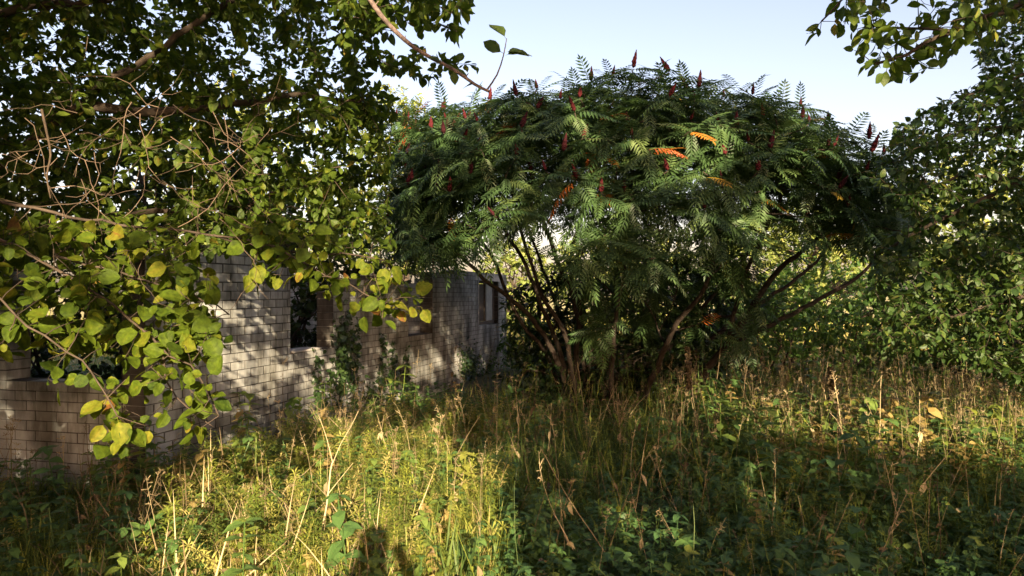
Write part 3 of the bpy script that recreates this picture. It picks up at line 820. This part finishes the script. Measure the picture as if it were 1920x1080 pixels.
simple_tree("wild_shrub", "dark low undergrowth around the feet of the sumac stems", "shrub", (1.7, 11.9, -.1), (1.7, 11.9, .45), (2.0, .9, .75), 420, .12, 'dark_leaf', .022, .5, multi=8, trunk_r=.05, tpls=[leaf_simple(.18, .1, .2)], part='stem')
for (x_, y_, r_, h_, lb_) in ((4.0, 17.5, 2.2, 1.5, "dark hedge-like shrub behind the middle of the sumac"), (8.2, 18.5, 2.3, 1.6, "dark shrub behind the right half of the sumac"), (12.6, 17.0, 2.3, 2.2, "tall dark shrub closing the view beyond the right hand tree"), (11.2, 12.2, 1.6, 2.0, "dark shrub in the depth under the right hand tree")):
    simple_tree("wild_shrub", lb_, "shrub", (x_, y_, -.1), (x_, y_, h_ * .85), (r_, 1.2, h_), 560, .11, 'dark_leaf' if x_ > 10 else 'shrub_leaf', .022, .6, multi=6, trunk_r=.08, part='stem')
G = "sunlit trees beyond the clearing"
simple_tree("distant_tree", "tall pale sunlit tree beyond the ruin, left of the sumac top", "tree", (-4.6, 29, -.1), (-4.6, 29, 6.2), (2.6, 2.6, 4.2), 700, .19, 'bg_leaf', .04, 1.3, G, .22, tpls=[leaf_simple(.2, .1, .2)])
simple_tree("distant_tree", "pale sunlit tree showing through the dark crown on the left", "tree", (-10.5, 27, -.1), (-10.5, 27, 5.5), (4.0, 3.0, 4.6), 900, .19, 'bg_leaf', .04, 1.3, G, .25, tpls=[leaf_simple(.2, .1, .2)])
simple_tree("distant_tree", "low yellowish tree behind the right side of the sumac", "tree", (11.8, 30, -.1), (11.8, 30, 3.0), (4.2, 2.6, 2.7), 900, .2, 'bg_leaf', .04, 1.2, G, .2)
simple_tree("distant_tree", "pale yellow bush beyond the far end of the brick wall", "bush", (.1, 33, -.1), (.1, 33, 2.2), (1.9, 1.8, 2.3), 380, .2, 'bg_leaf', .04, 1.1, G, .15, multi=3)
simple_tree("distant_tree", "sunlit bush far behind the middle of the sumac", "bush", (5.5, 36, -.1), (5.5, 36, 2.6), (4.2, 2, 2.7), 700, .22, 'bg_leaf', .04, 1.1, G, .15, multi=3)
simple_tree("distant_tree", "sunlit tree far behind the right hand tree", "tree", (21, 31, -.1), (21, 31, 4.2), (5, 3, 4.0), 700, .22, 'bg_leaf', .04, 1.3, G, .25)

# ------------------------------------------------------------------ ivy on the wall
def build_ivy(label, strands, blobs):
    u0 = strands[0][0][0] if strands else blobs[0][0]
    root = thing("ivy", label, "ivy", W(u0, -.03, 0))
    sb = MB(); pos = []
    for s in strands:
        p = resample(np.array([W(u, -.018, z) for (u, z) in s]), .05); p[1:-1] += rng.normal(0, .008, p[1:-1].shape) 
        sb = MB(); sb.tube(p, np.linspace(.006, .002, len(p)), 5, .3); sb.build("stem", M['bark'], root)
        for q in p:
            for _ in range(5): pos.append(q + np.array([*(WU * rng.normal(0, .05)), rng.normal(0, .04)]) - np.array([*(WV * rng.uniform(.005, .05)), 0]))
    for (u, z, su, sz, n) in blobs:
        for _ in range(n):
            pos.append(W(u + rng.normal(0, su), -.03 - abs(rng.normal(0, .05)), z + rng.normal(0, sz)))
        for _ in range(5):
            a = W(u + rng.normal(0, su * .5), -.02, max(-.05, z - 1.5 * sz)); b = W(u + rng.normal(0, su), -.03, z + rng.normal(0, sz))
            sb = MB(); sb.tube(resample([a, (a + b) / 2 + rng.normal(0, .03, 3), b], .08), .004, 4, .4); sb.build("stem", M['bark'], root)
    pos = np.array(pos); k = len(pos); lb = MB()
    n = np.array([*(-WV), .5]) + rv(k, .4); a = np.array([0, 0, -.7]) + rv(k, .6)
    lb.inst(leaf_simple(.42, .1, .1), frames(a, n, np.exp(rng.normal(0, .25, k)) * .058), pos, rng.random(k))
    lb.build("foliage", M['ivy_leaf'], root)
def uz(px, py):
    u = wall_u(px); d = C0[1] + WU[1] * u
    return (u, CZ + (HY - py) / F * d)
build_ivy("dark ivy climbing the wall beside the first window opening",
          [[uz(630, 770), uz(640, 690), uz(636, 630), uz(655, 585)], [uz(660, 760), uz(662, 680), uz(668, 610)], [uz(590, 770), uz(588, 700), uz(590, 660)]],
          [(uz(640, 640)[0], uz(640, 650)[1], .16, .22, 260), (uz(636, 700)[0], uz(636, 700)[1], .2, .2, 160), (uz(690, 725)[0], .25, .2, .16, 90)])
build_ivy("thin ivy strands on the wall below the middle window opening",
          [[uz(712, 780), uz(708, 710), uz(716, 650), uz(712, 625)], [uz(733, 770), uz(734, 690), uz(732, 640)], [uz(762, 770), uz(756, 700), uz(760, 650)]],
          [(uz(725, 705)[0], uz(725, 700)[1], .2, .1, 60)])
build_ivy("ivy mound at the foot of the wall under the far window",
          [[uz(868, 720), uz(866, 680), uz(862, 648)], [uz(890, 710), uz(885, 680), uz(878, 655)]],
          [(uz(880, 690)[0], uz(880, 690)[1], .35, .22, 330), (uz(915, 690)[0], uz(915, 690)[1], .3, .15, 160)])

# ------------------------------------------------------------------ the meadow
def scatter(n, d0, d1, x0=-600, x1=2620, keep=None):
    if x0 == -600: n = int(n * 1.45)
    d = rng.uniform(d0, d1, n); px = rng.uniform(x0, x1, n); x = (px - CX) / F * d
    ok = ~inside(x, d, .12)
    if keep is not None: ok &= keep(x, d, px) > rng.random(n)
    return x[ok], d[ok]

def upright(k, lean=.2):
    a = rng.uniform(0, 6.283, k); tilt = np.abs(rng.normal(0, lean, k)); b = rng.uniform(0, 6.283, k)
    z = nrm(np.stack([np.sin(tilt) * np.cos(b), np.sin(tilt) * np.sin(b), np.cos(tilt)], -1))
    h = np.stack([np.cos(a), np.sin(a), 0 * a], -1)
    y = nrm(h - (h * z).sum(-1, keepdims=True) * z); x = np.cross(y, z)
    return np.stack([x, y, z], -1)

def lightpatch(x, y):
    """sunlight painted into the weed colour: paler and yellower in the lit patches"""
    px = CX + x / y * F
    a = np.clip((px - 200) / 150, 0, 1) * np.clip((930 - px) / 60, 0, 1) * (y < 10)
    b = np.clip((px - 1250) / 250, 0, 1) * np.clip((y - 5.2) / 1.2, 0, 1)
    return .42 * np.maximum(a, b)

def meadow():
    # fine green and yellowing grass
    g = MB()
    def tallness(x, y): return np.clip(.75 + .35 * vnoise(x, y, 1.3, 3), .35, 1.4)
    for i, (n, d0, d1, l, keep) in enumerate([
        (260000, 3.1, 10, .21, lambda x, y, px: np.clip(.85 + .5 * vnoise(x, y, 1.6, 5) - .35 * (px > 950), 0.1, 1)),
        (60000, 6.5, 22, .32, lambda x, y, px: np.clip(.7 + .5 * vnoise(x, y, 1.2, 6), .1, 1)),
        (9000, 20, 42, .75, lambda x, y, px: np.ones_like(x)),
    ]):
        x, y = scatter(n, d0, d1, keep=keep); k = len(x)
        T = np.stack([x, y, ground_z(x, y) - .02], -1)
        R = upright(k, .32); sc = l * tallness(x, y) * np.exp(np.clip(rng.normal(0, .3, k), -.8, .55))
        px = CX + x / y * F
        va = np.clip(rng.beta(2, 2.4, k) + .18 * vnoise(x, y, .9, 8) + (.35 if i == 2 else 0) + .2 * np.clip((px - 1350) / 400, 0, 1) * (y > 6) + .26 * (px > 330) * (px < 930) * (y < 10) - .3 * np.clip((px - 900) / 150, 0, 1) * np.clip((9.5 - y) / 2, 0, 1), 0, 1)  # sunlight painted in: blades paler in the lit patches, greener front right
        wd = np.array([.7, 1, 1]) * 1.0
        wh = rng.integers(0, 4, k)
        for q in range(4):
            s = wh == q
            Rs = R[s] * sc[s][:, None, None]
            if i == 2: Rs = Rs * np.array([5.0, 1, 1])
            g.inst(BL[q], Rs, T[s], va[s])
    tag(g.build("meadow_grass", M['grass']), kind="stuff", label="mixed green and straw coloured grass of the clearing", cat="grass")
    # leafy ground cover
    hb = MB()
    stem = tpl([(-.008, 0, 0), (.008, 0, 0), (.006, 0, 1), (-.006, 0, 1), (0, -.008, 0), (0, .008, 0), (0, .006, 1), (0, -.006, 1)], [(0, 1, 2, 3), (4, 5, 6, 7)])
    def herb(seed, whorls=6, ll=.24):
        r = np.random.default_rng(seed); parts = [(stem, np.eye(3), np.zeros(3))]
        for i in range(whorls):
            z = .3 + .7 * i / (whorls - 1)
            for s in range(2 if i < whorls - 1 else 4):
                an = i * 1.57 + s * (3.14 if i < whorls - 1 else 1.57) + r.uniform(-.4, .4); el = r.uniform(-.3, .4)
                a = np.array([[math.cos(an) * math.cos(el), math.sin(an) * math.cos(el), math.sin(el)]])
                R = frames(a, np.array([[r.normal(0, .2), r.normal(0, .2), 1]]), [ll * r.uniform(.7, 1.2) * (1 - .35 * i / whorls)])[0]
                parts.append((leaf_simple(.3, .12, .25), R, np.array([0, 0, z])))
        return blend_tpl(parts)
    HB = [herb(s) for s in range(4)]
    for (n, d0, d1, h, keep) in [
        (4600, 3.1, 8.5, .29, lambda x, y, px: np.clip(.1 + .75 * (px > 930) + .35 * vnoise(x, y, 1.1, 9), .05, 1)),
        (5200, 5.5, 17, .44, lambda x, y, px: np.clip(.45 + .3 * (px > 1300) + .4 * vnoise(x, y, 1.0, 10), .05, 1)),
    ]:
        x, y = scatter(n, d0, d1, keep=keep); k = len(x); T = np.stack([x, y, ground_z(x, y) - .02], -1)
        sc = h * np.exp(rng.normal(0, .28, k)) * np.clip(.8 + .3 * vnoise(x, y, 1.4, 12), .4, 1.3); R = upright(k, .18) * sc[:, None, None]
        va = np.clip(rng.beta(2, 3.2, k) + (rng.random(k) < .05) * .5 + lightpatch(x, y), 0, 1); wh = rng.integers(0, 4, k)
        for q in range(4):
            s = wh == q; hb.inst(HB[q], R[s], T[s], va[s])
    x, y = scatter(30000, 3.1, 12, keep=lambda x, y, px: np.clip(.5 + .4 * (px > 950) + .4 * vnoise(x, y, 1.5, 13), .05, 1)); k = len(x)
    T = np.stack([x, y, ground_z(x, y) + rng.uniform(.03, .20, k)], -1)
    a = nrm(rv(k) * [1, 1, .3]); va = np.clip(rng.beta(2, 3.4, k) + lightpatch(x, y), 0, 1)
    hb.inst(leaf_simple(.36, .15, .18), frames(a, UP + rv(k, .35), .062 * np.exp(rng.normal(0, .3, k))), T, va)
    tag(hb.build("ground_cover", M['herb']), kind="stuff", label="low leafy weeds carpeting the clearing", cat="weeds")
    x, y = scatter(1300, 3.6, 9, keep=lambda x, y, px: np.where(px < 900, 1, .2)); k = len(x); T = np.stack([x, y, ground_z(x, y) + rng.uniform(.02, .3, k)], -1)
    lt = MB(); lt.inst(leaf_simple(.33, .5, .5), frames(rv(k), UP + rv(k, .8), .042 * np.exp(np.clip(rng.normal(0, .35, k), -1, .5))), T, rng.uniform(.1, .6, k))
    x, y = scatter(1500, 3.6, 7.5, 150, 760, keep=lambda x, y, px: np.clip(.25 + .8 * vnoise(x, y, 1.8, 44), 0, 1)); k = len(x)
    T = np.stack([x, y, ground_z(x, y) - .02], -1); R = upright(k, .5) * (.42 * np.exp(np.clip(rng.normal(0, .3, k), -.8, .5)))[:, None, None]; wh = rng.integers(0, 4, k); va = rng.uniform(.1, .95, k)
    for q in range(4):
        s = wh == q; lt.inst(BL[q], R[s] * np.array([.8, 1, 1]), T[s], va[s])
    tag(lt.build("dead_litter", M['straw']), kind="stuff", label="withered brown leaves and bent dead grass between the green weeds", cat="litter")
    # soft feathery weeds, whorl over whorl
    def feather(seed):
        r = np.random.default_rng(seed); V = []; q = []; lean = r.normal(0, .25, 2)
        for i in range(11):
            z = .12 + .88 * i / 10; b = np.array([lean[0] * z * z, lean[1] * z * z, z]); l = .30 * (1 - .55 * z) * r.uniform(.8, 1.2)
            for k_ in range(6):
                an = k_ * 1.047 + i * .5 + r.uniform(-.2, .2); d = np.array([math.cos(an), math.sin(an), r.uniform(.1, .7)]); sd_ = np.array([-math.sin(an), math.cos(an), 0]) * .016
                n0 = len(V); V += [tuple(b), tuple(b + d * l * .5 + sd_), tuple(b + d * l + [0, 0, -.04]), tuple(b + d * l * .5 - sd_)]; q.append((n0, n0 + 1, n0 + 2, n0 + 3))
        n0 = len(V); e = np.array([lean[0], lean[1], 1]); V += [(-.006, 0, 0), (.006, 0, 0), tuple(e + [.004, 0, 0]), tuple(e - [.004, 0, 0])]; q.append((n0, n0 + 1, n0 + 2, n0 + 3))
        return tpl(V, q)
    fw = MB(); FT = [feather(s_) for s_ in range(4)]
    x, y = scatter(9500, 4.0, 10, -300, 2500, keep=lambda x, y, px: np.clip(.55 + .6 * vnoise(x, y, 1.7, 71), .05, 1) * np.where(px < 930, 1, .22)); k = len(x)
    T = np.stack([x, y, ground_z(x, y) - .02], -1); R = upright(k, .28) * (.30 * np.exp(np.clip(rng.normal(0, .3, k), -.7, .5)))[:, None, None]; wh = rng.integers(0, 4, k)
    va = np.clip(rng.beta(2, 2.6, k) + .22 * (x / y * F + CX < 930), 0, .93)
    for q in range(4):
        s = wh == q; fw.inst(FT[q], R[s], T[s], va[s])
    tag(fw.build("feathery_weeds", M['grass']), kind="stuff", label="soft feathery yellow-green weeds in the sunlit patch", cat="weeds")
    # big-leaved weeds in loose clumps
    bw = MB(); BW = [herb(60 + k_, 3, .34) for k_ in range(3)]
    x, y = scatter(1100, 3.9, 8.5, keep=lambda x, y, px: np.clip((vnoise(x, y, 1.3, 51) - .25) * 2, 0, 1) * (.35 + .65 * (px > 900))); k = len(x); T = np.stack([x, y, ground_z(x, y) - .02], -1)
    R = upright(k, .2) * (.27 * np.exp(np.clip(rng.normal(0, .25, k), -.5, .3)))[:, None, None]; wh = rng.integers(0, 3, k); va = np.clip(rng.beta(2, 3, k) + .1, 0, .92)
    for q in range(3):
        s = wh == q; bw.inst(BW[q], R[s], T[s], va[s])
    tag(bw.build("broad_weeds", M['herb']), kind="stuff", label="clumps of broad-leaved green weeds in the shaded foreground", cat="weeds")
    def culm(seed):
        """fine straw: a thin bent stem with a drooping loose panicle"""
        r = np.random.default_rng(seed); mb = MB(); p = [np.zeros(3)]; d = np.array([r.normal(0, .12), r.normal(0, .12), 1.0]); a = r.uniform(0, 6.28)
        for i in range(8): d = nrm(d + np.array([math.cos(a), math.sin(a), 0]) * (.015 + .02 * i * r.random())); p.append(p[-1] + d * .14)
        p = np.array(p); mb.tube(p, np.linspace(.0034, .0014, 9), 3, .7)
        for k in range(12):
            t = r.uniform(6, 8); b = np.array([np.interp(t, np.arange(9), p[:, c]) for c in range(3)]); e = b + np.array([*r.normal(0, .025, 2), r.uniform(-.03, .05)])
            mb.tube(np.array([b, e]), [.001, .003], 3, .6)
        for k in range(2):
            v, q, t = BL[3]; an = r.uniform(0, 6.28); Rm = frames(np.array([[math.cos(an), math.sin(an), .1]]), UP[None], [.35])[0]; mb.add(v @ Rm.T + p[r.integers(1, 4)], q, None, .6)
        return np.concatenate(mb.v), np.concatenate(mb.q), np.concatenate(mb.t)
    def stalk(seed, heads=True):
        r = np.random.default_rng(seed); mb = MB()
        p = [np.zeros(3)]; d = np.array([0, 0, 1.0])
        for i in range(6): d = nrm(d + np.array([*r.normal(0, .06, 2), 0])); p.append(p[-1] + d / 6)
        p = np.array(p); mb.tube(p, np.linspace(.0048, .0022, 7), 4, .5)
        if heads:
            for i in range(r.integers(3, 6)):
                z = r.uniform(.55, .98); b = np.array([np.interp(z * 6, np.arange(7), p[:, c]) for c in range(3)])
                an = r.uniform(0, 6.28); e = b + np.array([math.cos(an) * r.uniform(.03, .08), math.sin(an) * r.uniform(.03, .08), r.uniform(.08, .18)])
                mb.tube(np.array([b, (b + e) / 2 + [0, 0, -.01], e]), [.0022, .0018, .0014], 3, .5)
                for k in range(6):
                    q = e + np.array([*r.normal(0, .022, 2), r.uniform(0, .035)]); mb.tube(np.array([e, q]), [.0014, .0036], 3, .35)
            for k in range(8):
                q = p[-1] + np.array([*r.normal(0, .03, 2), r.uniform(.01, .05)]); mb.tube(np.array([p[-1], q]), [.0014, .0036], 3, .35)
        for i in range(r.integers(1, 4)):                              # withered leaves
            z = r.uniform(.15, .7); b = np.array([np.interp(z * 6, np.arange(7), p[:, c]) for c in range(3)])
            an = r.uniform(0, 6.28); v, q, t = leaf_simple(.18, .3, .3)
            R = frames(np.array([[math.cos(an), math.sin(an), -1.1]]), np.array([[0, 0, 1.0]]), [.12])[0]
            mb.add(v @ R.T + b, q, t, .3)
        return np.concatenate(mb.v), np.concatenate(mb.q) if mb.q else np.zeros((0, 4), int), np.concatenate(mb.t)
    gs = MB(); CU = [culm(70 + k_) for k_ in range(6)] + [stalk(90 + k_, False) for k_ in range(3)]
    x, y = scatter(3300, 3.7, 10.5, 560, 2620, keep=lambda x, y, px: np.clip(.6 + .5 * vnoise(x, y, 1.4, 61), .1, 1) * np.where(px > 900, 1, .12)); k = len(x)
    T = np.stack([x, y, ground_z(x, y) - .02], -1); R = upright(k, .17) * (np.clip(.44 + .03 * (y - 4), 0, .62) * np.exp(np.clip(rng.normal(0, .25, k), -.7, .4)))[:, None, None]
    wh = rng.integers(0, 9, k); va = np.clip(rng.beta(2.0, 3.4, k), .08, .9)
    for q in range(9):
        s = wh == q; gs.inst(CU[q], R[s], T[s], va[s])
    tag(gs.build("tall_grass", M['grass']), kind="stuff", label="tall thin green and straw coloured stems rising over the shaded weeds", cat="grass")
    # dry stalks
    ST = [stalk(s) for s in range(3)] + [culm(40 + k) for k in range(5)] + [stalk(20 + k, False) for k in range(4)]
    st = MB()
    for (n, d0, d1, h, keep) in [
        (420, 4.2, 8.5, .60, lambda x, y, px: np.clip(.55 + .4 * (px > 950) + .3 * vnoise(x, y, 1.2, 15), .05, 1)),
        (2300, 6.5, 14, .66, lambda x, y, px: np.clip(.12 + .75 * (px > 1230) + .4 * vnoise(x, y, 1.0, 16), .03, 1)),
        (400, 12, 20, .6, lambda x, y, px: (px > 1300) * .9 + .15),
    ]:
        x, y = scatter(n, d0, d1, keep=keep); k = len(x); T = np.stack([x, y, ground_z(x, y) - .03], -1)
        sc = h * np.exp(rng.normal(0, .25, k)); R = upright(k, .27) * sc[:, None, None]; va = np.clip(rng.beta(2, 1.8, k), 0, 1); wh = rng.integers(0, 12, k)
        for q in range(12):
            s = wh == q; st.inst(ST[q], R[s], T[s], va[s])
    tag(st.build("dry_weeds", M['straw']), kind="stuff", label="dry brown seed stalks standing all over the clearing", cat="dry weeds")
    # the nearest stalks, one by one
    meshes = []
    for q in range(12):
        mb = MB(); v, qq, tt = ST[q]; mb.add(v, qq, tt, rng.uniform(.35, .95)); meshes.append(mb.mesh("dry_stalk", M['straw']))
    x, y = scatter(52, 3.6, 5.6, 200, 1900, keep=lambda x, y, px: np.where(px > 900, 1.0, .55))
    for i, (a, b) in enumerate(zip(x, y)):
        o = bpy.data.objects.new("dry_stalk", meshes[i % 12]); S.collection.objects.link(o)
        o.location = (a, b, float(ground_z(a, b)) - .03); s = rng.uniform(.38, .72); o.scale = (s, s, s)
        o.rotation_euler = (rng.normal(0, .24), rng.normal(0, .24), rng.uniform(0, 6.28))
        tag(o, "thin withered weed stalk in the nearest strip of the meadow", "dry stalk", "single withered stalks in the near meadow")
    # forked pale stalk
    mb = MB(); d = 4.5
    mb.tube(resample(PL([(596, 1075, d), (600, 1010, d), (612, 950, d), (620, 880, d), (624, 866, d)]), .04), np.linspace(.006, .004, 24)[:len(resample(PL([(596, 1075, d), (600, 1010, d), (612, 950, d), (620, 880, d), (624, 866, d)]), .04))], 6, 1.0)
    for br in ([(624, 868, d), (612, 820, d), (597, 778, d)], [(624, 868, d), (640, 830, d), (658, 800, d), (672, 770, d)], [(616, 925, d), (640, 895, d), (662, 868, d)]):
        p = resample(PL(br), .04); mb.tube(p, np.linspace(.0032, .0014, len(p)), 5, .9)
    o = mb.build("forked_stalk", M['straw']); tag(o, "tall pale forked stalk standing in the sunlit grass", "dry stalk")
    # clump of broad grass blades
    def tuft(name, label, px, py, d, n, l, w_, mat, lean, var, cat):
        mb = MB(); c = P(px, py, d); c[2] = float(ground_z(c[0], c[1])) - .03
        T = c + np.concatenate([rng.normal(0, .06, (n, 2)), np.zeros((n, 1))], 1)
        R = upright(n, lean) * (l * rng.uniform(.6, 1.15, n))[:, None, None]; R = R * np.array([w_, 1, 1]); wh = rng.integers(0, 4, n)
        va = np.clip(rng.normal(var, .12, n), 0, 1)
        for q in range(4):
            s = wh == q; mb.inst(BL[q], R[s], T[s], va[s])
        tag(mb.build(name, M[mat]), label, cat)
    tuft("grass_clump", "clump of broad blue-green grass blades at the front edge of the shade", 860, 1075, 4.0, 26, .5, 1.9, 'grass', .3, .15, "grass clump")
    tuft("straw_tuft", "sunlit tuft of tangled dry straw at the foot of the brick wall", 640, 800, 8.0, 120, .75, .6, 'straw', .75, .75, "straw tuft")
    tuft("straw_tuft", "dry straw tuft beneath the sill of the first opening", 560, 800, 7.6, 60, .55, .6, 'straw', .6, .7, "straw tuft")
    tuft("straw_tuft", "pale dry grass tuft in front of the sumac stems", 1160, 760, 9.8, 60, .7, .6, 'straw', .35, .7, "straw tuft")
    # dark dock stalks
    for (px, py, top, d, lab) in ((1288, 780, 655, 9.0, "dark brown seed spike in front of the leaning sumac stem"), (1555, 800, 690, 8.0, "dark seed spike amid the sunlit weeds on the right")):
        mb = MB(); p = resample(PL([(px, py, d), (px + 4, (py + top) / 2, d), (px + 1, top, d)]), .03); mb.tube(p, np.linspace(.006, .003, len(p)), 5, .1)
        k = 150; t = rng.uniform(.4, 1, k); q = np.stack([np.interp(t * (len(p) - 1), np.arange(len(p)), p[:, c]) for c in range(3)], -1)
        mb.inst(leaf_simple(.35, .2, .1), frames(rv(k) + [0, 0, .7], rv(k), .05 * np.exp(rng.normal(0, .2, k))), q, rng.uniform(0, .35, k))
        tag(mb.build("dock_stalk", M['straw']), lab, "dry stalk")
meadow()

# ------------------------------------------------------------------ what stands behind the camera and throws the shade
def shade_trees():
    wins = [(.8, 3.65, 1.15, .7), (.75, 4.4, .9, .75), (7.75, 5.0, 2.4, .95), (4.95, 8.0, .35, .4), (1.5, 9.9, 1.3, .9), ]  # sun gaps cut in the unseen crowns to place lit patches and dapples
    wr = np.random.default_rng(5)
    for _ in range(75): wins.append((wr.uniform(-2.8, 1.7), wr.uniform(4.9, 9), *wr.uniform(.05, .24, 2)))
    for _ in range(22): wins.append((wr.uniform(2.2, 8.5), wr.uniform(6.0, 9.8), *wr.uniform(.06, .2, 2)))
    for (qx, qy, rr) in ((500, 690, .16), (535, 735, .2), (575, 700, .16), (600, 655, .08), (640, 735, .17), (690, 660, .12), (655, 690, .13), (720, 720, .16), (745, 650, .1), (830, 605, .14), (795, 695, .15), (905, 680, .12), (640, 605, .1), (590, 765, .2), (520, 790, .2), (710, 690, .1), (470, 720, .1), (505, 570, .1), (560, 690, .1), (930, 690, .14)):
        u = wall_u(qx); y = C0[1] + WU[1] * u; z = CZ + (HY - qy) / F * y; x = C0[0] + WU[0] * u
        wins.append((x + (y + 6) * RX, z + (y + 6) * RZ, rr * wr.uniform(.7, 1.2), rr * wr.uniform(.6, 1.0)))
    trunks = [(-6.0, -7.0), (3.3, -6.0), (10.8, -7.5)]
    labs = ["tall tree behind the camera to the left, shading the ruin's corner", "tall tree close behind the camera, shading the sumac", "tall tree behind the camera to the right, shading the right edge"]
    tips = [[], [], []]; n = 0
    while n < 9000:
        xp, zp, y = (rng.uniform(-9, 13.5) if rng.random() < .82 else rng.uniform(-4, -.6)), (rng.uniform(2.2, 12.6) if rng.random() < .8 else rng.uniform(2.8, 7)), rng.uniform(-9, -4)
        if any(((xp - a) / (c + .1)) ** 2 + ((zp - b) / (d + .1)) ** 2 < 1 for (a, b, c, d) in (wins[0], wins[2])): continue
        x = xp - (y + 6) * RX; z = zp - (y + 6) * RZ
        if z < 1.2: continue
        i = int(np.argmin([abs(x - t[0]) for t in trunks])); tips[i].append((x, y, z)); n += 1
    for i, (tx, ty) in enumerate(trunks):
        root = thing("shade_tree", labs[i], "tree", (tx, ty, 0)); tb = MB(); limbs = []
        b = np.array([tx, ty, -.1]); p = resample([b, b + [.1, 0, 3.5], b + [-.1, .1, 7], b + [.1, 0, 10]], .3)
        tb.tube(p, np.linspace(.24, .05, len(p)), 10, .5); limbs.append((p, .24, .05))
        for k in range(12):
            z = rng.uniform(3.2, 9); s = np.array([tx, ty, z]); an = k * 2.4; e = s + np.array([math.cos(an) * 3.2, math.sin(an) * 1.6, rng.uniform(.4, 1.6)])
            xp, zp = e[0] + (e[1] + 6) * RX, e[2] + (e[1] + 6) * RZ
            if any(((xp - a) / (c + .2)) ** 2 + ((zp - b_) / (d + .2)) ** 2 < 1 for (a, b_, c, d) in wins): continue
            q = resample([s, (s + e) / 2 + [0, 0, .2], e], .25); tb.tube(q, np.linspace(.08, .03, len(q)), 6, .5); limbs.append((q, .08, .03))
        tw = grow(tb, limbs, tips[i], r_tip=.004, k_r=.008, step=.3, lift=.05, wig=.03)
        tb.build("trunk", M['bark'], root, True)
        lb = MB(); pn, tn = leaf_points(tw, .024, .55)
        xp, zp = pn[:, 0] + (pn[:, 1] + 6) * RX, pn[:, 2] + (pn[:, 1] + 6) * RZ; ok = np.ones(len(pn), bool)
        for (a, b_, c, d) in wins: ok &= ((xp - a) / (c + .10)) ** 2 + ((zp - b_) / (d + .09)) ** 2 > 1 + .32 * vnoise(xp, zp, 3.5, 21)
        ok |= (((xp - .75) / 1.0) ** 2 + ((zp - 4.55) / .85) ** 2 < 1) & (zp > 4.0) & (vnoise(xp, zp, 7.0, 33) > .22)
        pn, tn = pn[ok], tn[ok]
        put_leaves(lb, [LS], pn, tn, .17, sd=.2, nj=.9, upn=.7)
        lb.build("crown", M['dark_leaf'], root)
shade_trees()

for (x_, y_, r_, h_, lb_) in ((-5.2, -4.6, 2.4, 1.2, "unseen low shrub added behind the camera on the far left to block sky light"), (-9.5, -5.0, 2.4, 1.4, "unseen low shrub added at the left end behind the camera to block sky light"), (-5.0, 1.6, 1.15, 1.5, "unseen dark shrub added just outside the left edge to block sky light")):  # shrubs added out of view to keep sky light off the left wall
    simple_tree("added_shade_shrub", lb_, "shrub", (x_, y_, -.1), (x_, y_, h_ * .9), (r_, 1.0, h_), 420, .13, 'dark_leaf', .03, .6, multi=5, trunk_r=.07, part='stem')

for (x_, y_, r_, lb_) in ((-12.5, -6.0, (4.0, 2.6, 4.6), "unseen big dark tree added behind the camera on the far left to block sky light"), (-9.6, 1.5, (2.6, 3.2, 4.4), "unseen big dark tree added outside the left edge beside the ruin to block sky light"), (-14, 9, (3.2, 3.6, 4.6), "big dark tree standing behind the ruin's left side")):  # more unseen trees, added to close off the bright sky on the left
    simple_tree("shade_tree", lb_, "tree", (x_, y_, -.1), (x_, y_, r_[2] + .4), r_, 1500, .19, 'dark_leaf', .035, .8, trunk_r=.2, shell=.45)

def person():
    """the photographer, whose shadow lies in the grass"""
    root = thing("person", "person in dark clothes with raised arms whose shadow falls on the sunlit grass", "person", (.03, -.42, 0))
    J = {0: (0, 0, .95, .15), 1: (0, 0, 1.15, .14), 2: (0, 0, 1.38, .16), 3: (0, .01, 1.52, .065), 4: (0, .03, 1.62, .085), 5: (0, .03, 1.72, .10), 6: (0, .02, 1.80, .07),
         7: (-.19, 0, 1.43, .065), 8: (-.27, .1, 1.22, .048), 9: (-.12, .30, 1.52, .038), 10: (-.07, .33, 1.60, .036),
         11: (.19, 0, 1.43, .065), 12: (.27, .1, 1.22, .048), 13: (.12, .30, 1.52, .038), 14: (.07, .33, 1.60, .036),
         15: (-.1, 0, .85, .1), 16: (-.11, .02, .48, .068), 17: (-.12, 0, .08, .05), 18: (-.13, .16, .04, .045),
         19: (.1, 0, .85, .1), 20: (.11, .02, .48, .068), 21: (.12, 0, .08, .05), 22: (.13, .16, .04, .045)}
    E = [(0, 1), (1, 2), (2, 3), (3, 4), (4, 5), (5, 6), (2, 7), (7, 8), (8, 9), (9, 10), (2, 11), (11, 12), (12, 13), (13, 14), (0, 15), (15, 16), (16, 17), (17, 18), (0, 19), (19, 20), (20, 21), (21, 22)]
    me = bpy.data.meshes.new("body"); me.from_pydata([J[k][:3] for k in range(23)], E, []); me.materials.append(M['cloth'])
    o = bpy.data.objects.new("body", me); S.collection.objects.link(o); o.parent = root
    m = o.modifiers.new("skin", 'SKIN')
    for k in range(23):
        me.skin_vertices[0].data[k].radius = (J[k][3], J[k][3])
    me.skin_vertices[0].data[0].use_root = True
    sub = o.modifiers.new("sub", 'SUBSURF'); sub.levels = 2; sub.render_levels = 2
person()
